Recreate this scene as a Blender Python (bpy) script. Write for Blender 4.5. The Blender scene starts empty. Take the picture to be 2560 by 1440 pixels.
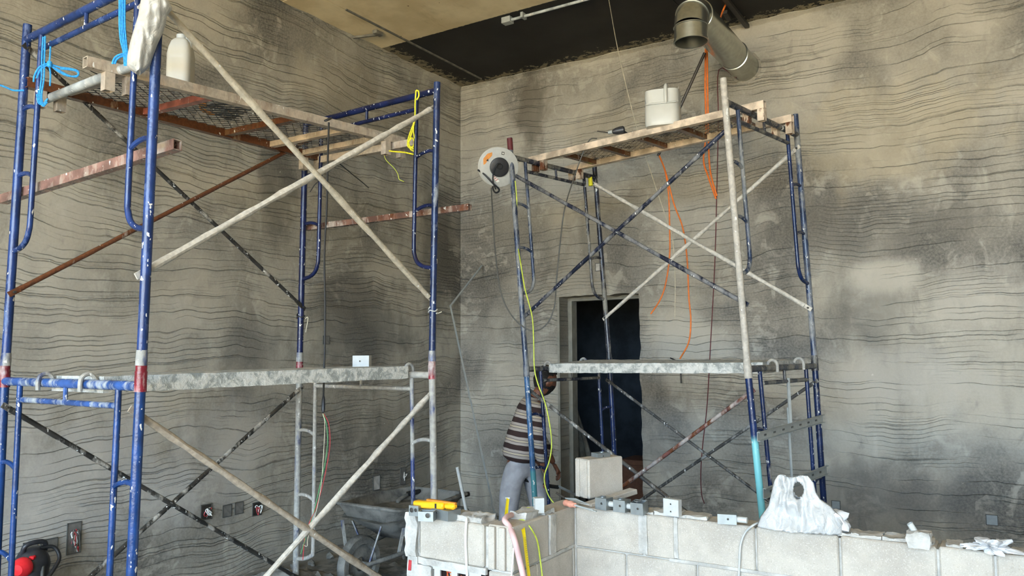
import bpy, bmesh, math, random
import numpy as np
from mathutils import Vector, Matrix, noise

# ------------------------------------------------------------------ camera, sky, sun, exposure
S = bpy.context.scene
COL = S.collection
F_PX = 1959.73
YAW, PITCH, ROLL = [math.radians(a) for a in (32.21346, 4.64057, -0.30477)]
CAM = np.array([5.051496, -6.957886, 1.7])

def cam_axes():
    cy, sy, cp, sp = math.cos(YAW), math.sin(YAW), math.cos(PITCH), math.sin(PITCH)
    f = np.array([-sy*cp, cy*cp, sp]); r = np.array([cy, sy, 0.0]); u = np.cross(r, f)
    c, s = math.cos(ROLL), math.sin(ROLL)
    return np.array([c*r+s*u, -s*r+c*u, f])
AX = cam_axes()
cd = bpy.data.cameras.new('camera'); cam = bpy.data.objects.new('camera', cd); COL.objects.link(cam)
cd.sensor_width = 36.0; cd.lens = F_PX/2560*36.0; cd.clip_start = .05; cd.clip_end = 300
m = Matrix.Identity(4)
for i in range(3):
    m[i][0] = AX[0][i]; m[i][1] = AX[1][i]; m[i][2] = -AX[2][i]; m[i][3] = CAM[i]
cam.matrix_world = m
S.camera = cam

W = bpy.data.worlds.new('sky'); S.world = W; W.use_nodes = True
bg = W.node_tree.nodes['Background']
bg.inputs[0].default_value = (0.58, 0.78, 1.0, 1); bg.inputs[1].default_value = 4.0      # bright hazy sky

def light(kind, name, loc, rot, **kw):
    d = bpy.data.lights.new(name, kind); o = bpy.data.objects.new(name, d); COL.objects.link(o)
    o.location = loc; o.rotation_euler = rot
    for k, v in kw.items(): setattr(d, k, v)
    return o
# the sun stands behind and to the side of the building, so it lights only the ground outside
light('SUN', 'sun', (0, -20, 20), (math.radians(-28), math.radians(32), 0), energy=15.0, angle=.01, color=(1.0, .85, .60))
# sky portal in the open shop front behind the camera
p = light('AREA', 'front_opening_portal', (4.75, -12.0, 2.32), (math.radians(90), 0, 0), shape='RECTANGLE', size=9.5, size_y=4.64)
p.data.cycles.is_portal = True
S.view_settings.view_transform = 'Standard'; S.view_settings.look = 'None'
S.view_settings.gamma = 1.0; S.view_settings.use_curve_mapping = False
S.view_settings.exposure = 2.02
S.cycles.use_denoising = True
S.cycles.use_adaptive_sampling = True; S.cycles.adaptive_threshold = .025; S.cycles.max_bounces = 7; S.cycles.diffuse_bounces = 4; S.cycles.caustics_reflective = False; S.cycles.caustics_refractive = False
S.cycles.sample_clamp_indirect = 6.0

# ------------------------------------------------------------------ places: a sight line met with a real plane of the room
def ray(x, y): return np.array([(x-1280)/F_PX, (720-y)/F_PX, 1.0]) @ AX
def plane(x, y, n, k):
    d = ray(x, y); n = np.array(n, float); return CAM + d*((k-n@CAM)/(n@d))
def onX(x, y, X=0.0): return plane(x, y, (1, 0, 0), X)
def onY(x, y, Y=0.0): return plane(x, y, (0, 1, 0), Y)
def onZ(x, y, Z=0.0): return plane(x, y, (0, 0, 1), Z)
def near(x, y, P):
    d = ray(x, y); d = d/np.linalg.norm(d); P = np.array(P, float); return CAM + d*((P-CAM)@d)
def V3(*a): return np.array(a, float)
def lerp(a, b, t): return np.array(a, float)*(1-t)+np.array(b, float)*t
def unit(v): v = np.array(v, float); return v/np.linalg.norm(v)
Z = V3(0, 0, 1)
rng = random.Random(7)

# ------------------------------------------------------------------ mesh building
class MB:
    def __init__(self): self.v = []; self.f = []
    def add(self, vs, fs):
        n = len(self.v); self.v += [tuple(map(float, q)) for q in vs]; self.f += [tuple(i+n for i in f) for f in fs]; return self
    def hexa(self, q):   # 8 corners: bottom loop then top loop
        return self.add(q, [(3, 2, 1, 0), (4, 5, 6, 7), (0, 1, 5, 4), (1, 2, 6, 5), (2, 3, 7, 6), (3, 0, 4, 7)])
    def box(self, a, b):
        (x0, y0, z0), (x1, y1, z1) = a, b
        return self.hexa([(x0, y0, z0), (x1, y0, z0), (x1, y1, z0), (x0, y1, z0), (x0, y0, z1), (x1, y0, z1), (x1, y1, z1), (x0, y1, z1)])
    def obox(self, c, ex, ey, ez, sx, sy, sz):   # oriented box: centre, axes, full sizes
        c = np.array(c); X, Y, Zz = unit(ex)*sx/2, unit(ey)*sy/2, unit(ez)*sz/2
        return self.hexa([c-X-Y-Zz, c+X-Y-Zz, c+X+Y-Zz, c-X+Y-Zz, c-X-Y+Zz, c+X-Y+Zz, c+X+Y+Zz, c-X+Y+Zz])
    def bar(self, a, b, w, h, up=Z):             # square bar from a to b
        a, b = np.array(a, float), np.array(b, float); d = unit(b-a); s = unit(np.cross(d, up)); u = np.cross(s, d)
        return self.obox((a+b)/2, d, s, u, np.linalg.norm(b-a), w, h)
    def hollow(self, a, b, w, h, t=.004, up=Z):  # open square section
        a, b = np.array(a, float), np.array(b, float); d = unit(b-a); s = unit(np.cross(d, up)); u = np.cross(s, d)
        vs = []
        for P in (a, b):
            for k in (0, 1):
                ww, hh = w/2-k*t, h/2-k*t
                vs += [P-s*ww-u*hh, P+s*ww-u*hh, P+s*ww+u*hh, P-s*ww+u*hh]
        fs = []
        for i in range(4):
            j = (i+1) % 4
            fs += [(i, j, 8+j, 8+i), (4+j, 4+i, 12+i, 12+j), (j, i, 4+i, 4+j), (8+i, 8+j, 12+j, 12+i)]
        return self.add(vs, fs)
    def tube(self, pts, r, n=10, cap=True, wob=0.0, seed=0):
        pts = [np.array(p, float) for p in pts]; N = len(pts)
        rs = r if hasattr(r, '__len__') else [r]*N
        t0 = unit(pts[1]-pts[0]); ref = Z if abs(t0[2]) < .9 else V3(1, 0, 0)
        s = unit(np.cross(t0, ref)); vs = []; fs = []
        rg = random.Random(seed)
        for i, P in enumerate(pts):
            t = unit(pts[min(i+1, N-1)]-pts[max(i-1, 0)])
            s = s-t*(s@t); s = s/np.linalg.norm(s) if np.linalg.norm(s) > 1e-6 else unit(np.cross(t, V3(.3, .5, .8)))
            u = np.cross(t, s)
            for k in range(n):
                a = 2*math.pi*k/n; rr = rs[i]*(1+wob*rg.uniform(-1, 1))
                vs.append(P+(s*math.cos(a)+u*math.sin(a))*rr)
        for i in range(N-1):
            for k in range(n):
                k2 = (k+1) % n; fs.append((i*n+k, i*n+k2, (i+1)*n+k2, (i+1)*n+k))
        if cap: fs += [tuple(range(n-1, -1, -1)), tuple(range((N-1)*n, N*n))]
        return self.add(vs, fs)
    def pipe(self, pts, r, t=.004, n=12):        # hollow open tube
        m0 = len(self.v); self.tube(pts, r, n, cap=False); N = len(pts)
        m1 = len(self.v); self.tube(pts, r-t, n, cap=False)
        self.f[-(N-1)*n:] = [tuple(reversed(f)) for f in self.f[-(N-1)*n:]]
        for k in range(n):
            k2 = (k+1) % n
            self.f.append((m0+k2, m0+k, m1+k, m1+k2)); e = (N-1)*n; self.f.append((m0+e+k, m0+e+k2, m1+e+k2, m1+e+k))
        return self
    def lathe(self, c, ax, prof, n=24):          # prof: (radius, height along ax)
        ax = unit(ax); s = unit(np.cross(ax, Z if abs(ax[2]) < .9 else V3(1, 0, 0))); u = np.cross(ax, s); c = np.array(c, float)
        vs = []; fs = []
        for r, h in prof:
            for k in range(n):
                a = 2*math.pi*k/n; vs.append(c+ax*h+(s*math.cos(a)+u*math.sin(a))*max(r, 1e-4))
        for i in range(len(prof)-1):
            for k in range(n):
                k2 = (k+1) % n; fs.append((i*n+k, i*n+k2, (i+1)*n+k2, (i+1)*n+k))
        return self.add(vs, fs)

def smooth(pts, k=6):                            # Catmull-Rom through points
    pts = [np.array(p, float) for p in pts]; P = [2*pts[0]-pts[1]]+pts+[2*pts[-1]-pts[-2]]; out = []
    for i in range(1, len(P)-2):
        for j in range(k):
            t = j/k; a, b, c, d = P[i-1:i+3]
            out.append(.5*((2*b)+(-a+c)*t+(2*a-5*b+4*c-d)*t*t+(-a+3*b-3*c+d)*t**3))
    return out+[pts[-1]]

def root_of(o):
    while o.parent: o = o.parent
    return o
def mesh_obj(name, mb, mat, parent=None, loc=None, flat=False, angle=40, bevel=0.0):
    me = bpy.data.meshes.new(name)
    vs = np.array(mb.v)
    if parent is not None: off = np.array(root_of(parent).location)
    elif loc is not None: off = np.array(loc, float)
    else: off = np.array([(vs[:, 0].min()+vs[:, 0].max())/2, (vs[:, 1].min()+vs[:, 1].max())/2, vs[:, 2].min()])
    me.from_pydata([tuple(q) for q in vs-off], [], mb.f); me.update()
    if bevel:
        bm = bmesh.new(); bm.from_mesh(me)
        bmesh.ops.bevel(bm, geom=list(bm.edges), offset=bevel, segments=1, affect='EDGES', clamp_overlap=True)
        bm.to_mesh(me); bm.free()
    if not flat:
        me.shade_smooth(); me.set_sharp_from_angle(angle=math.radians(angle))
    for mm in (mat if isinstance(mat, (list, tuple)) else [mat]): me.materials.append(mm)
    o = bpy.data.objects.new(name, me); COL.objects.link(o)
    if parent is not None: o.parent = parent
    else: o.location = off
    return o
def tag(o, label=None, cat=None, group=None, kind=None):
    for k, v in (('label', label), ('category', cat), ('group', group), ('kind', kind)):
        if v: o[k] = v
    return o
def thing(name, label, cat, loc, group=None):
    o = bpy.data.objects.new(name, None); COL.objects.link(o); o.location = tuple(map(float, loc)); o.empty_display_size = .1
    return tag(o, label, cat, group)
def struct(name, mb, mat, parent=None, **kw):
    o = mesh_obj(name, mb, mat, parent, **kw)
    if parent is None: o['kind'] = 'structure'
    return o
def one(name, mb, mat, label, cat, group=None, **kw): return tag(mesh_obj(name, mb, mat, **kw), label, cat, group)

# ------------------------------------------------------------------ materials
def lin(c):
    if isinstance(c, str): c = [int(c[i:i+2], 16)/255 for i in (0, 2, 4)]
    return tuple((x/12.92 if x <= .04045 else ((x+.055)/1.055)**2.4) for x in c[:3])+(1.0,)
class G:                                         # tiny node-graph helper
    def __init__(self, name, rough=.6, metal=0.0, spec=None):
        self.m = bpy.data.materials.new(name); self.m.use_nodes = True; self.t = self.m.node_tree
        self.b = self.t.nodes['Principled BSDF']; self.b.inputs['Roughness'].default_value = rough; self.b.inputs['Metallic'].default_value = metal
        if spec is not None: self.b.inputs['Specular IOR Level'].default_value = spec
    def n(self, typ, **kw):
        nd = self.t.nodes.new(typ)
        for k, v in kw.items(): setattr(nd, k, v)
        return nd
    def put(self, sock, v):
        if hasattr(v, 'is_output') or isinstance(v, bpy.types.NodeSocket): self.t.links.new(v, sock)
        else: sock.default_value = v
    def coord(self, which='Object'): return self.n('ShaderNodeTexCoord').outputs[which]
    def mapping(self, vec, scale=(1, 1, 1), rot=(0, 0, 0), loc=(0, 0, 0)):
        nd = self.n('ShaderNodeMapping'); self.put(nd.inputs[0], vec)
        nd.inputs[1].default_value = loc; nd.inputs[2].default_value = rot; nd.inputs[3].default_value = scale; return nd.outputs[0]
    def noise(self, vec, scale, detail=3, rough=.55, dist=0.0, dim='3D'):
        nd = self.n('ShaderNodeTexNoise', noise_dimensions=dim)
        if dim == '1D': self.put(nd.inputs['W'], vec)
        else: self.put(nd.inputs['Vector'], vec)
        nd.inputs['Scale'].default_value = scale; nd.inputs['Detail'].default_value = detail; nd.inputs['Roughness'].default_value = rough
        nd.inputs['Distortion'].default_value = dist; return nd.outputs[0]
    def math(self, op, a, b=0.0, c=0.0):
        nd = self.n('ShaderNodeMath', operation=op); self.put(nd.inputs[0], a); self.put(nd.inputs[1], b); self.put(nd.inputs[2], c); return nd.outputs[0]
    def ramp(self, v, a, b, lo=0.0, hi=1.0, smooth=True):
        nd = self.n('ShaderNodeMapRange', interpolation_type='SMOOTHSTEP' if smooth else 'LINEAR'); self.put(nd.inputs[0], v)
        nd.inputs[1].default_value = a; nd.inputs[2].default_value = b; nd.inputs[3].default_value = lo; nd.inputs[4].default_value = hi; return nd.outputs[0]
    def mix(self, f, a, b, mode='MIX'):
        nd = self.n('ShaderNodeMix', data_type='RGBA', blend_type=mode); self.put(nd.inputs[0], f); self.put(nd.inputs[6], a); self.put(nd.inputs[7], b); return nd.outputs[2]
    def sep(self, v): nd = self.n('ShaderNodeSeparateXYZ'); self.put(nd.inputs[0], v); return nd.outputs
    def comb(self, x, y, z): nd = self.n('ShaderNodeCombineXYZ'); self.put(nd.inputs[0], x); self.put(nd.inputs[1], y); self.put(nd.inputs[2], z); return nd.outputs[0]
    def bump(self, h, strength=.5, dist=.01, normal=None):
        nd = self.n('ShaderNodeBump'); self.put(nd.inputs['Height'], h); nd.inputs['Strength'].default_value = strength; nd.inputs['Distance'].default_value = dist
        if normal is not None: self.put(nd.inputs['Normal'], normal)
        return nd.outputs[0]
    def out(self, col=None, normal=None, rough=None):
        if col is not None: self.put(self.b.inputs['Base Color'], col)
        if normal is not None: self.put(self.b.inputs['Normal'], normal)
        if rough is not None: self.put(self.b.inputs['Roughness'], rough)
        return self.m

def plain(name, c, rough=.6, metal=0.0, var=.12, scale=30, bump=.15):
    g = G(name, rough, metal); co = g.coord(); nz = g.noise(co, scale, 4)
    a = lin(c); lo = tuple(x*(1-var*1.6) for x in a[:3])+(1,); hi = tuple(min(1, x*(1+var)) for x in a[:3])+(1,)
    return g.out(g.mix(g.ramp(nz, .3, .7), lo, hi), g.bump(nz, bump, .003) if bump else None)

def steel(name, paint, dust=0.0, dustc='a9a294', spots=.5, rust=0.0, rough=.25, seed=0.0, band=None, lump=0.0):
    """painted tube: paint, worn off or covered in dried mortar, white splashes, rust"""
    g = G(name, rough); co = g.mapping(g.coord(), loc=(seed, seed*1.7, seed*.6))
    st = g.mapping(co, scale=(1, 1, .35))
    col = lin(paint); base = g.mix(g.ramp(g.noise(co, 9, 4), .35, .7), tuple(x*.62 for x in col[:3])+(1,), tuple(min(1, x*1.25) for x in col[:3])+(1,))
    if band:                                     # a second paint colour below a height (local z)
        z = g.sep(g.coord())[2]; base = g.mix(g.ramp(g.math('ADD', z, g.math('MULTIPLY', g.noise(co, 6), .12)), band[0]+.06-.03, band[0]+.06+.03), lin(band[1]), base)
    if rust:
        base = g.mix(g.ramp(g.noise(st, 14, 5, .7), .72-rust*.45, .80-rust*.45), base, g.mix(g.noise(co, 60, 3), lin('3d2519'), lin('7a4a30')))
    d = g.noise(st, 11, 6, .68)
    dm = g.ramp(d, .66-dust*.5, .78-dust*.42) if dust > 0 else 0.0
    if dust > 0:
        base = g.mix(dm, base, g.mix(g.ramp(g.noise(co, 40, 4), .35, .65), tuple(x*.75 for x in lin(dustc)[:3])+(1,), lin(dustc)))
    if spots > 0:
        s1 = g.ramp(g.noise(g.mapping(co, scale=(1, 1, .6)), 48, 2, .5), .715-spots*.05, .735-spots*.05)
        s2 = g.ramp(g.noise(g.mapping(co, scale=(1, 1, .45)), 17, 3, .6), .735-spots*.04, .75-spots*.04)
        base = g.mix(g.math('MAXIMUM', s1, s2), base, lin('d9d8d2'))
    h = g.noise(co, 70, 4)
    r = g.math('ADD', g.math('MULTIPLY', dm, .4), rough) if dust > 0 else rough
    return g.out(base, g.bump(g.math('ADD', h, g.math('MULTIPLY', d, 1.5)), .35+lump, .004), r)

def plaster(name, horiz, stains_and_light=(), mo=0.0):
    """combed cement render: wavy horizontal scratches, damp and dry patches"""
    g = G(name, .93, spec=.2); co = g.coord(); x, y, z = g.sep(co)
    u = x if horiz == 'x' else y
    p2 = g.comb(u, z, 0.0)
    w1 = g.noise(g.mapping(p2, scale=(.8, .55, 1)), 1.0, 1, .4)
    w2 = g.noise(g.mapping(p2, scale=(2.6, 1.6, 1), loc=(3, 7, 0)), 1.0, 2, .5)
    w3 = g.noise(g.mapping(p2, scale=(9, 5, 1), loc=(1, 2, 0)), 1.0, 2, .5)
    wz = g.math('ADD', z, g.math('ADD', g.math('MULTIPLY', g.math('SUBTRACT', w1, .5), .30), g.math('ADD', g.math('MULTIPLY', g.math('SUBTRACT', w2, .5), .105), g.math('MULTIPLY', g.math('SUBTRACT', w3, .5), .022))))
    def scratches(scale, off, width, lo, hi, ms):
        vo = g.n('ShaderNodeTexVoronoi', voronoi_dimensions='1D', feature='DISTANCE_TO_EDGE')
        g.put(vo.inputs['W'], g.math('ADD', wz, off)); vo.inputs['Scale'].default_value = scale
        ln = g.ramp(vo.outputs['Distance'], 0.0, width*scale, 1.0, 0.0)
        mk = g.ramp(g.noise(g.mapping(p2, scale=(.8, 2.2, 1), loc=(off*5, off*9, 0)), ms, 3, .6), lo, hi)
        return g.math('MULTIPLY', ln, mk)
    dots = g.ramp(g.noise(g.mapping(p2, scale=(1, 2, 1)), 38, 2), .32, .52, .45, 1.0)
    gr = g.math('MULTIPLY', g.math('MAXIMUM', g.math('MAXIMUM', scratches(5.6, 0.0, .0048, .38+mo, .56+mo, 1.4), scratches(14.0, 3.3, .0038, .42+mo, .62+mo, 1.2)), scratches(30.0, 7.7, .0028, .46+mo, .66+mo, 1.0)), dots)
    big = g.noise(g.mapping(p2, scale=(.8, .8, 1), loc=(2, 1, 0)), 1.15, 4, .55, .4)
    pat = g.noise(g.mapping(p2, scale=(1.2, .8, 1), loc=(9, 4, 0)), 4.5, 5, .6, .8)
    fine = g.noise(co, 55, 5, .7)
    base = g.mix(g.ramp(big, .36, .64), lin('716d65'), lin('aba597'))
    base = g.mix(g.ramp(big, .42, .30), base, lin('575550'))
    tro = g.n('ShaderNodeTexVoronoi', feature='F1'); g.put(tro.inputs['Vector'], g.mapping(p2, scale=(1.3, 1.0, 1), rot=(0, 0, .35))); tro.inputs['Scale'].default_value = 3.2; tro.inputs['Randomness'].default_value = 1.0
    tv = g.sep(tro.outputs['Color'])[0]
    trm = g.math('MULTIPLY', g.ramp(tv, .72, .80), g.ramp(g.noise(g.mapping(p2, scale=(1, 1.6, 1)), 7, 4, .7), .46, .62))
    base = g.mix(g.math('MULTIPLY', trm, .45), base, lin('bbb6a8'))                      # trowel-flat passes
    wet = g.ramp(g.noise(g.mapping(p2, scale=(2.2, .5, 1), loc=(5, 5, 0)), 1.3, 3, .6), .56, .72)
    base = g.mix(g.math('MULTIPLY', wet, .40), base, lin('54524b'))                      # damp runs
    base = g.mix(g.math('MULTIPLY', g.ramp(pat, .56, .70), .55), base, lin('b9b4a6'))      # dry smears
    base = g.mix(g.math('MULTIPLY', g.ramp(pat, .44, .30), .45), base, lin('6b6962'))      # damp patches
    base = g.mix(g.math('MULTIPLY', g.ramp(fine, .30, .72), .30), base, lin('c0baad'))
    sn = g.math('MULTIPLY', g.math('SUBTRACT', g.noise(g.mapping(p2, scale=(1.5, .9, 1)), 2.6, 5, .65), .5), 2.2)
    for (u0, z0, ru, rz, amt, hexc) in stains_and_light:                                             # damp stains, dry areas, and skylight painted pale on the left wall
        du = g.math('DIVIDE', g.math('SUBTRACT', u, u0), ru); dz = g.math('DIVIDE', g.math('SUBTRACT', z, z0), rz)
        d = g.math('ADD', g.math('SQRT', g.math('ADD', g.math('MULTIPLY', du, du), g.math('MULTIPLY', dz, dz))), sn)
        base = g.mix(g.ramp(d, 1.25, .45, 0.0, amt), base, lin(hexc))
    sp = g.ramp(g.noise(co, 23, 2), .745, .775)
    base = g.mix(g.math('MULTIPLY', sp, .6), base, lin('d0ccc2'))
    base = g.mix(g.math('MULTIPLY', gr, .34), base, lin('55524b'))                         # raw cement tone plus groove shade painted into the scratches
    hgt = g.math('ADD', g.math('MULTIPLY', gr, -1.0), g.math('ADD', g.math('MULTIPLY', fine, .10), g.math('MULTIPLY', pat, .25)))
    return g.out(base, g.bump(hgt, .85, .011))

M = {}
sl = lambda x, y, ru, rz, a, c='4d4b45': (float(onX(x, y)[1]), float(onX(x, y)[2]), ru, rz, a, c)
sr = lambda x, y, ru, rz, a, c='5a5347': (float(onY(x, y)[0]), float(onY(x, y)[2]), ru, rz, a, c)
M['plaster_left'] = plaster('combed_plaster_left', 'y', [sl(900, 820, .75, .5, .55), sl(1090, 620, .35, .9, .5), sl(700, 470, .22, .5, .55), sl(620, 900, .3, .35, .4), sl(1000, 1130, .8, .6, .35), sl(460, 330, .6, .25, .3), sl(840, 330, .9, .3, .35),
    sl(150, 900, .8, .6, .35, 'b5b0a4'), sl(200, 1220, 1.1, .5, .5, 'b9b6b0'), sl(560, 1130, .5, .45, .4, 'b5b2ab'), sl(480, 700, .5, .5, .3, 'b3ada0'), sl(900, 250, .9, .35, .3, 'b0a48c')])  # lowest pale patch, nearest the camera, is skylight brightening painted into the plaster
M['plaster_right'] = plaster('combed_plaster_right', 'x', [sr(1330, 270, .22, .55, .7), sr(1480, 560, .35, .35, .35), sr(2180, 560, .8, .28, .45, '66625a'), sr(2170, 800, .4, .28, .45, '5d5c58'), sr(2150, 1260, 1.0, .35, .45, '5a5a59'), sr(1640, 1130, .4, .3, .4, '5a5a59'), sr(1420, 700, .4, .3, .3),
    sr(1710, 880, .5, .35, .55, 'b4afa2'), sr(2220, 690, .3, .14, .7, 'bdb7a9'), sr(2450, 740, .35, .3, .5, 'b8b2a6'), sr(2250, 940, .7, .25, .45, 'b3afa6'), sr(1520, 330, .5, .4, .4, 'b0a58e'), sr(2200, 330, .9, .45, .5, 'b5a98f')], mo=.035)

def concrete(name, c1, c2, sc=3.0, speck=0.0, bump=.3, fs=80):
    g = G(name, .9, spec=.25); co = g.coord(); a = g.noise(co, sc, 5, .6); f = g.noise(co, fs, 4, .7)
    c = g.mix(g.ramp(a, .35, .65), lin(c1), lin(c2)); c = g.mix(g.math('MULTIPLY', g.ramp(f, .3, .7), .35), c, lin(c2))
    if speck: c = g.mix(g.math('MULTIPLY', g.ramp(g.noise(co, fs*.9, 1), .60, .66), speck), c, lin('cdc8be')); c = g.mix(g.math('MULTIPLY', g.ramp(g.noise(g.mapping(co, loc=(4, 4, 4)), fs*.8, 1), .62, .68), speck*.7), c, lin('8d8174'))
    return g.out(c, g.bump(g.math('ADD', f, g.math('MULTIPLY', a, 2)), bump, .004))
M['floor'] = concrete('dusty_concrete_floor', '68665f', '8d8a82', 2.0)
M['rubble'] = concrete('mortar_rubble', '56554f', '8c8a83', 9.0, bump=.6)
M['block'] = concrete('concrete_block', 'a59e93', 'bab3a7', 5.0, speck=.4, bump=.5, fs=190)
M['mortar'] = concrete('light_mortar', '9d9a93', 'c2bfb8', 12.0, bump=.7)
M['groundsand'] = plain('sandy_forecourt', 'c9b592', .95, scale=2)
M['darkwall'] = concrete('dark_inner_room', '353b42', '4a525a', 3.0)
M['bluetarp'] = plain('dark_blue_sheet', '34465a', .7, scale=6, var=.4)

def ceiling_mat():
    g = G('board_marked_ceiling', .85, spec=.25); co = g.coord(); x, y, z = g.sep(co)
    n1 = g.noise(co, 1.6, 5, .6); n2 = g.noise(g.mapping(co, scale=(1, .3, 1)), 7, 4, .65)
    beige = g.mix(g.ramp(n1, .35, .65), lin('ccba96'), lin('e6d6b4'))
    beige = g.mix(g.math('MULTIPLY', g.ramp(n2, .55, .75), .4), beige, lin('a8946f'))
    beige = g.mix(g.ramp(g.noise(co, 13, 1), .78, .80), beige, lin('5a4b36'))
    edge = g.math('ADD', y, g.math('MULTIPLY', g.math('SUBTRACT', g.noise(co, 30, 3), .5), .03))
    blk = g.ramp(edge, -1.37, -1.36)
    # plaster smears over the black paint close to both walls
    sm = g.noise(g.mapping(co, scale=(1, 1, 1)), 14, 5, .7)
    nearL = g.ramp(x, .42, .02); nearR = g.ramp(g.math('ADD', y, g.math('MULTIPLY', n1, .12)), -.34, .06)
    thr = g.math('SUBTRACT', .80, g.math('MULTIPLY', g.math('MAXIMUM', nearL, nearR), .38))
    smear = g.math('GREATER_THAN', sm, thr)
    black = g.mix(g.ramp(n1, .3, .7), lin('282725'), lin('333230'))
    black = g.mix(smear, black, lin('857c66'))
    return g.out(g.mix(blk, beige, black), g.bump(g.noise(co, 40, 4), .2, .004), .8)
M['ceiling'] = ceiling_mat()

BLUE = '1d3f8f'
M['blueA'] = steel('blue_paint_bright', '20396f', .16, dustc='5f74a0', spots=.75, seed=1)
M['blueB'] = steel('blue_paint_near', '20396f', .18, dustc='5f74a0', spots=.75, seed=2)
M['blueC'] = steel('blue_paint_dark', '141f48', .08, spots=.75, seed=3)
M['blueD'] = steel('blue_paint_speckled', '1b2c52', .26, dustc='8f959c', spots=.9, seed=4)
M['blueL'] = steel('blue_paint_lower', '1a3d75', .12, dustc='6d86ad', spots=.6, seed=5)
M['dustC'] = steel('mortar_covered_post', '32406c', .62, dustc='a3a29c', spots=.5, seed=6)
M['dustD'] = steel('grey_dusty_post', '454f73', .72, dustc='a8a59d', spots=.6, seed=7)
M['greyblue'] = steel('grey_blue_post', '33415c', .46, dustc='8e9090', spots=.5, seed=8)
M['greyG'] = steel('pale_dusty_post', '5b6470', .85, dustc='b4aea3', spots=.6, seed=9)
M['darkF'] = steel('dark_dusty_post', '2b2d38', .40, dustc='86837a', spots=.3, seed=10)
M['tealG'] = steel('blue_then_turquoise_post', '1a2d58', .16, spots=.6, seed=11, band=(1.17, '7cc3c6'))
M['tealE'] = steel('blue_then_teal_post', '3d648f', .24, dustc='8ba3b4', spots=.7, seed=12, band=(.82, '47828a'))
M['redjoint'] = steel('red_painted_joint', '84222f', .36, dustc='b9a9a6', spots=.5, seed=13)
M['bluelowF'] = steel('blue_back_post', '17284f', .18, spots=.8, seed=14)
M['creamB'] = steel('mortar_crusted_brace', '9a8f7b', .9, dustc='c3b9a5', spots=.25, seed=15, lump=.3)
M['creamB2'] = steel('mortar_crusted_brace_pale', 'a59c8c', .9, dustc='cfc9bd', spots=.25, seed=16, lump=.3)
M['tanB'] = steel('tan_crusted_brace', '83705c', .75, dustc='b1a492', spots=.25, seed=17, lump=.3)
M['rustB'] = steel('rusty_brace', '5c4436', .12, dustc='9b8e80', spots=.2, rust=.9, seed=18)
M['darkB'] = steel('dark_spattered_brace', '34322f', .30, dustc='aaa59b', spots=1.0, seed=19)
M['greyB'] = steel('grey_spattered_brace', '54524f', .30, dustc='a6a39c', spots=.9, seed=20)
M['navyB'] = steel('dark_blue_brace', '23283a', .42, dustc='7c7b7a', spots=.5, seed=21)
M['rustred'] = steel('rust_red_brace', '6a4540', .42, dustc='a39a94', spots=.5, rust=.6, seed=22)
M['squaretube'] = steel('red_primed_square_tube', '8a6a60', .35, dustc='b0a295', spots=.4, rust=.25, seed=23)
M['squaretube2'] = steel('brown_mortared_square_tube', '6e5044', .30, dustc='a99b8d', spots=.5, rust=.4, seed=24)
M['platpaint'] = steel('cream_mortared_frame', 'b0a08f', .55, dustc='b9ad9d', spots=.2, seed=25)
M['platrust'] = steel('rusty_frame_side', '54391f', .15, dustc='a08e74', spots=.25, rust=.9, seed=26)
M['redbar'] = steel('red_primed_bar', '96584c', .12, dustc='b08e80', spots=.4, seed=27)
M['platcream'] = steel('cream_painted_frame', 'cdbba6', .05, dustc='d6c7b2', spots=.05, rust=.12, seed=28)
M['rusthook'] = steel('rust_stained_cream_tube', 'cdbba6', .05, dustc='d6c7b2', spots=.05, rust=.55, seed=33)
M['platbrown'] = steel('brown_frame_bar', '6b4f37', .1, spots=.1, rust=.6, seed=29)
M['galv'] = steel('galvanised_pipe', 'a9aeae', .35, dustc='c4c3bd', spots=.3, rough=.4, seed=30)
M['mesh'] = steel('dusty_mesh', '4a4640', .35, dustc='8b8376', spots=.1, seed=31)
M['meshwarm'] = steel('dusty_mesh_brown', '5b5040', .5, dustc='9b8b72', spots=.1, seed=32)
M['plank'] = concrete('mortar_caked_plank', '9c9d99', 'c9c9c4', 14, bump=.7)
def plank_mat():
    g = G('mortar_caked_steel_plank', .85); co = g.coord(); a = g.noise(co, 16, 5, .7, .5); b = g.noise(co, 45, 4, .7)
    c = g.mix(g.ramp(a, .38, .60), lin('8a8d88'), lin('c4c3bc')); c = g.mix(g.ramp(b, .55, .70), c, lin('d2d0c8'))
    return g.out(c, g.bump(g.math('ADD', a, b), .8, .008))
M['plank'] = plank_mat()
def galvanized(name, c='b6bdbc', rough=.38, metal=.85):
    g = G(name, rough, metal); co = g.coord(); 
    nz = g.noise(co, 12, 3); col = g.mix(g.ramp(g.noise(co, 25, 2), .3, .7), tuple(x*.85 for x in lin(c)[:3])+(1,), lin(c))
    return g.out(col, None, rough)
M['box'] = galvanized('galvanised_box', '949a9a', .38, .6); M['duct'] = galvanized('galvanised_duct', 'b9bab0', .27, .9)
M['channel'] = galvanized('galvanised_channel', 'a5a9a6', .5, .1)
M['whiteplastic'] = plain('white_plastic', 'bdbdb6', .4, var=.04, scale=8, bump=.05)
M['greyplastic'] = plain('pale_grey_plastic', 'babcb9', .45, var=.04, bump=.05)
M['blackrubber'] = plain('black_rubber', '1c1c1d', .6, var=.2)
M['darkmetal'] = plain('dark_metal', '413d38', .5, .4)
M['orange'] = plain('orange_wire', 'e2762a', .5, var=.1); M['amber'] = plain('amber_grip', 'd1852a', .5)
M['yellow'] = plain('yellow_tape', 'f0d417', .5, var=.05); M['yellowrope'] = plain('yellow_rope', 'e3dc2c', .7, var=.15, scale=120)
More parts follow.
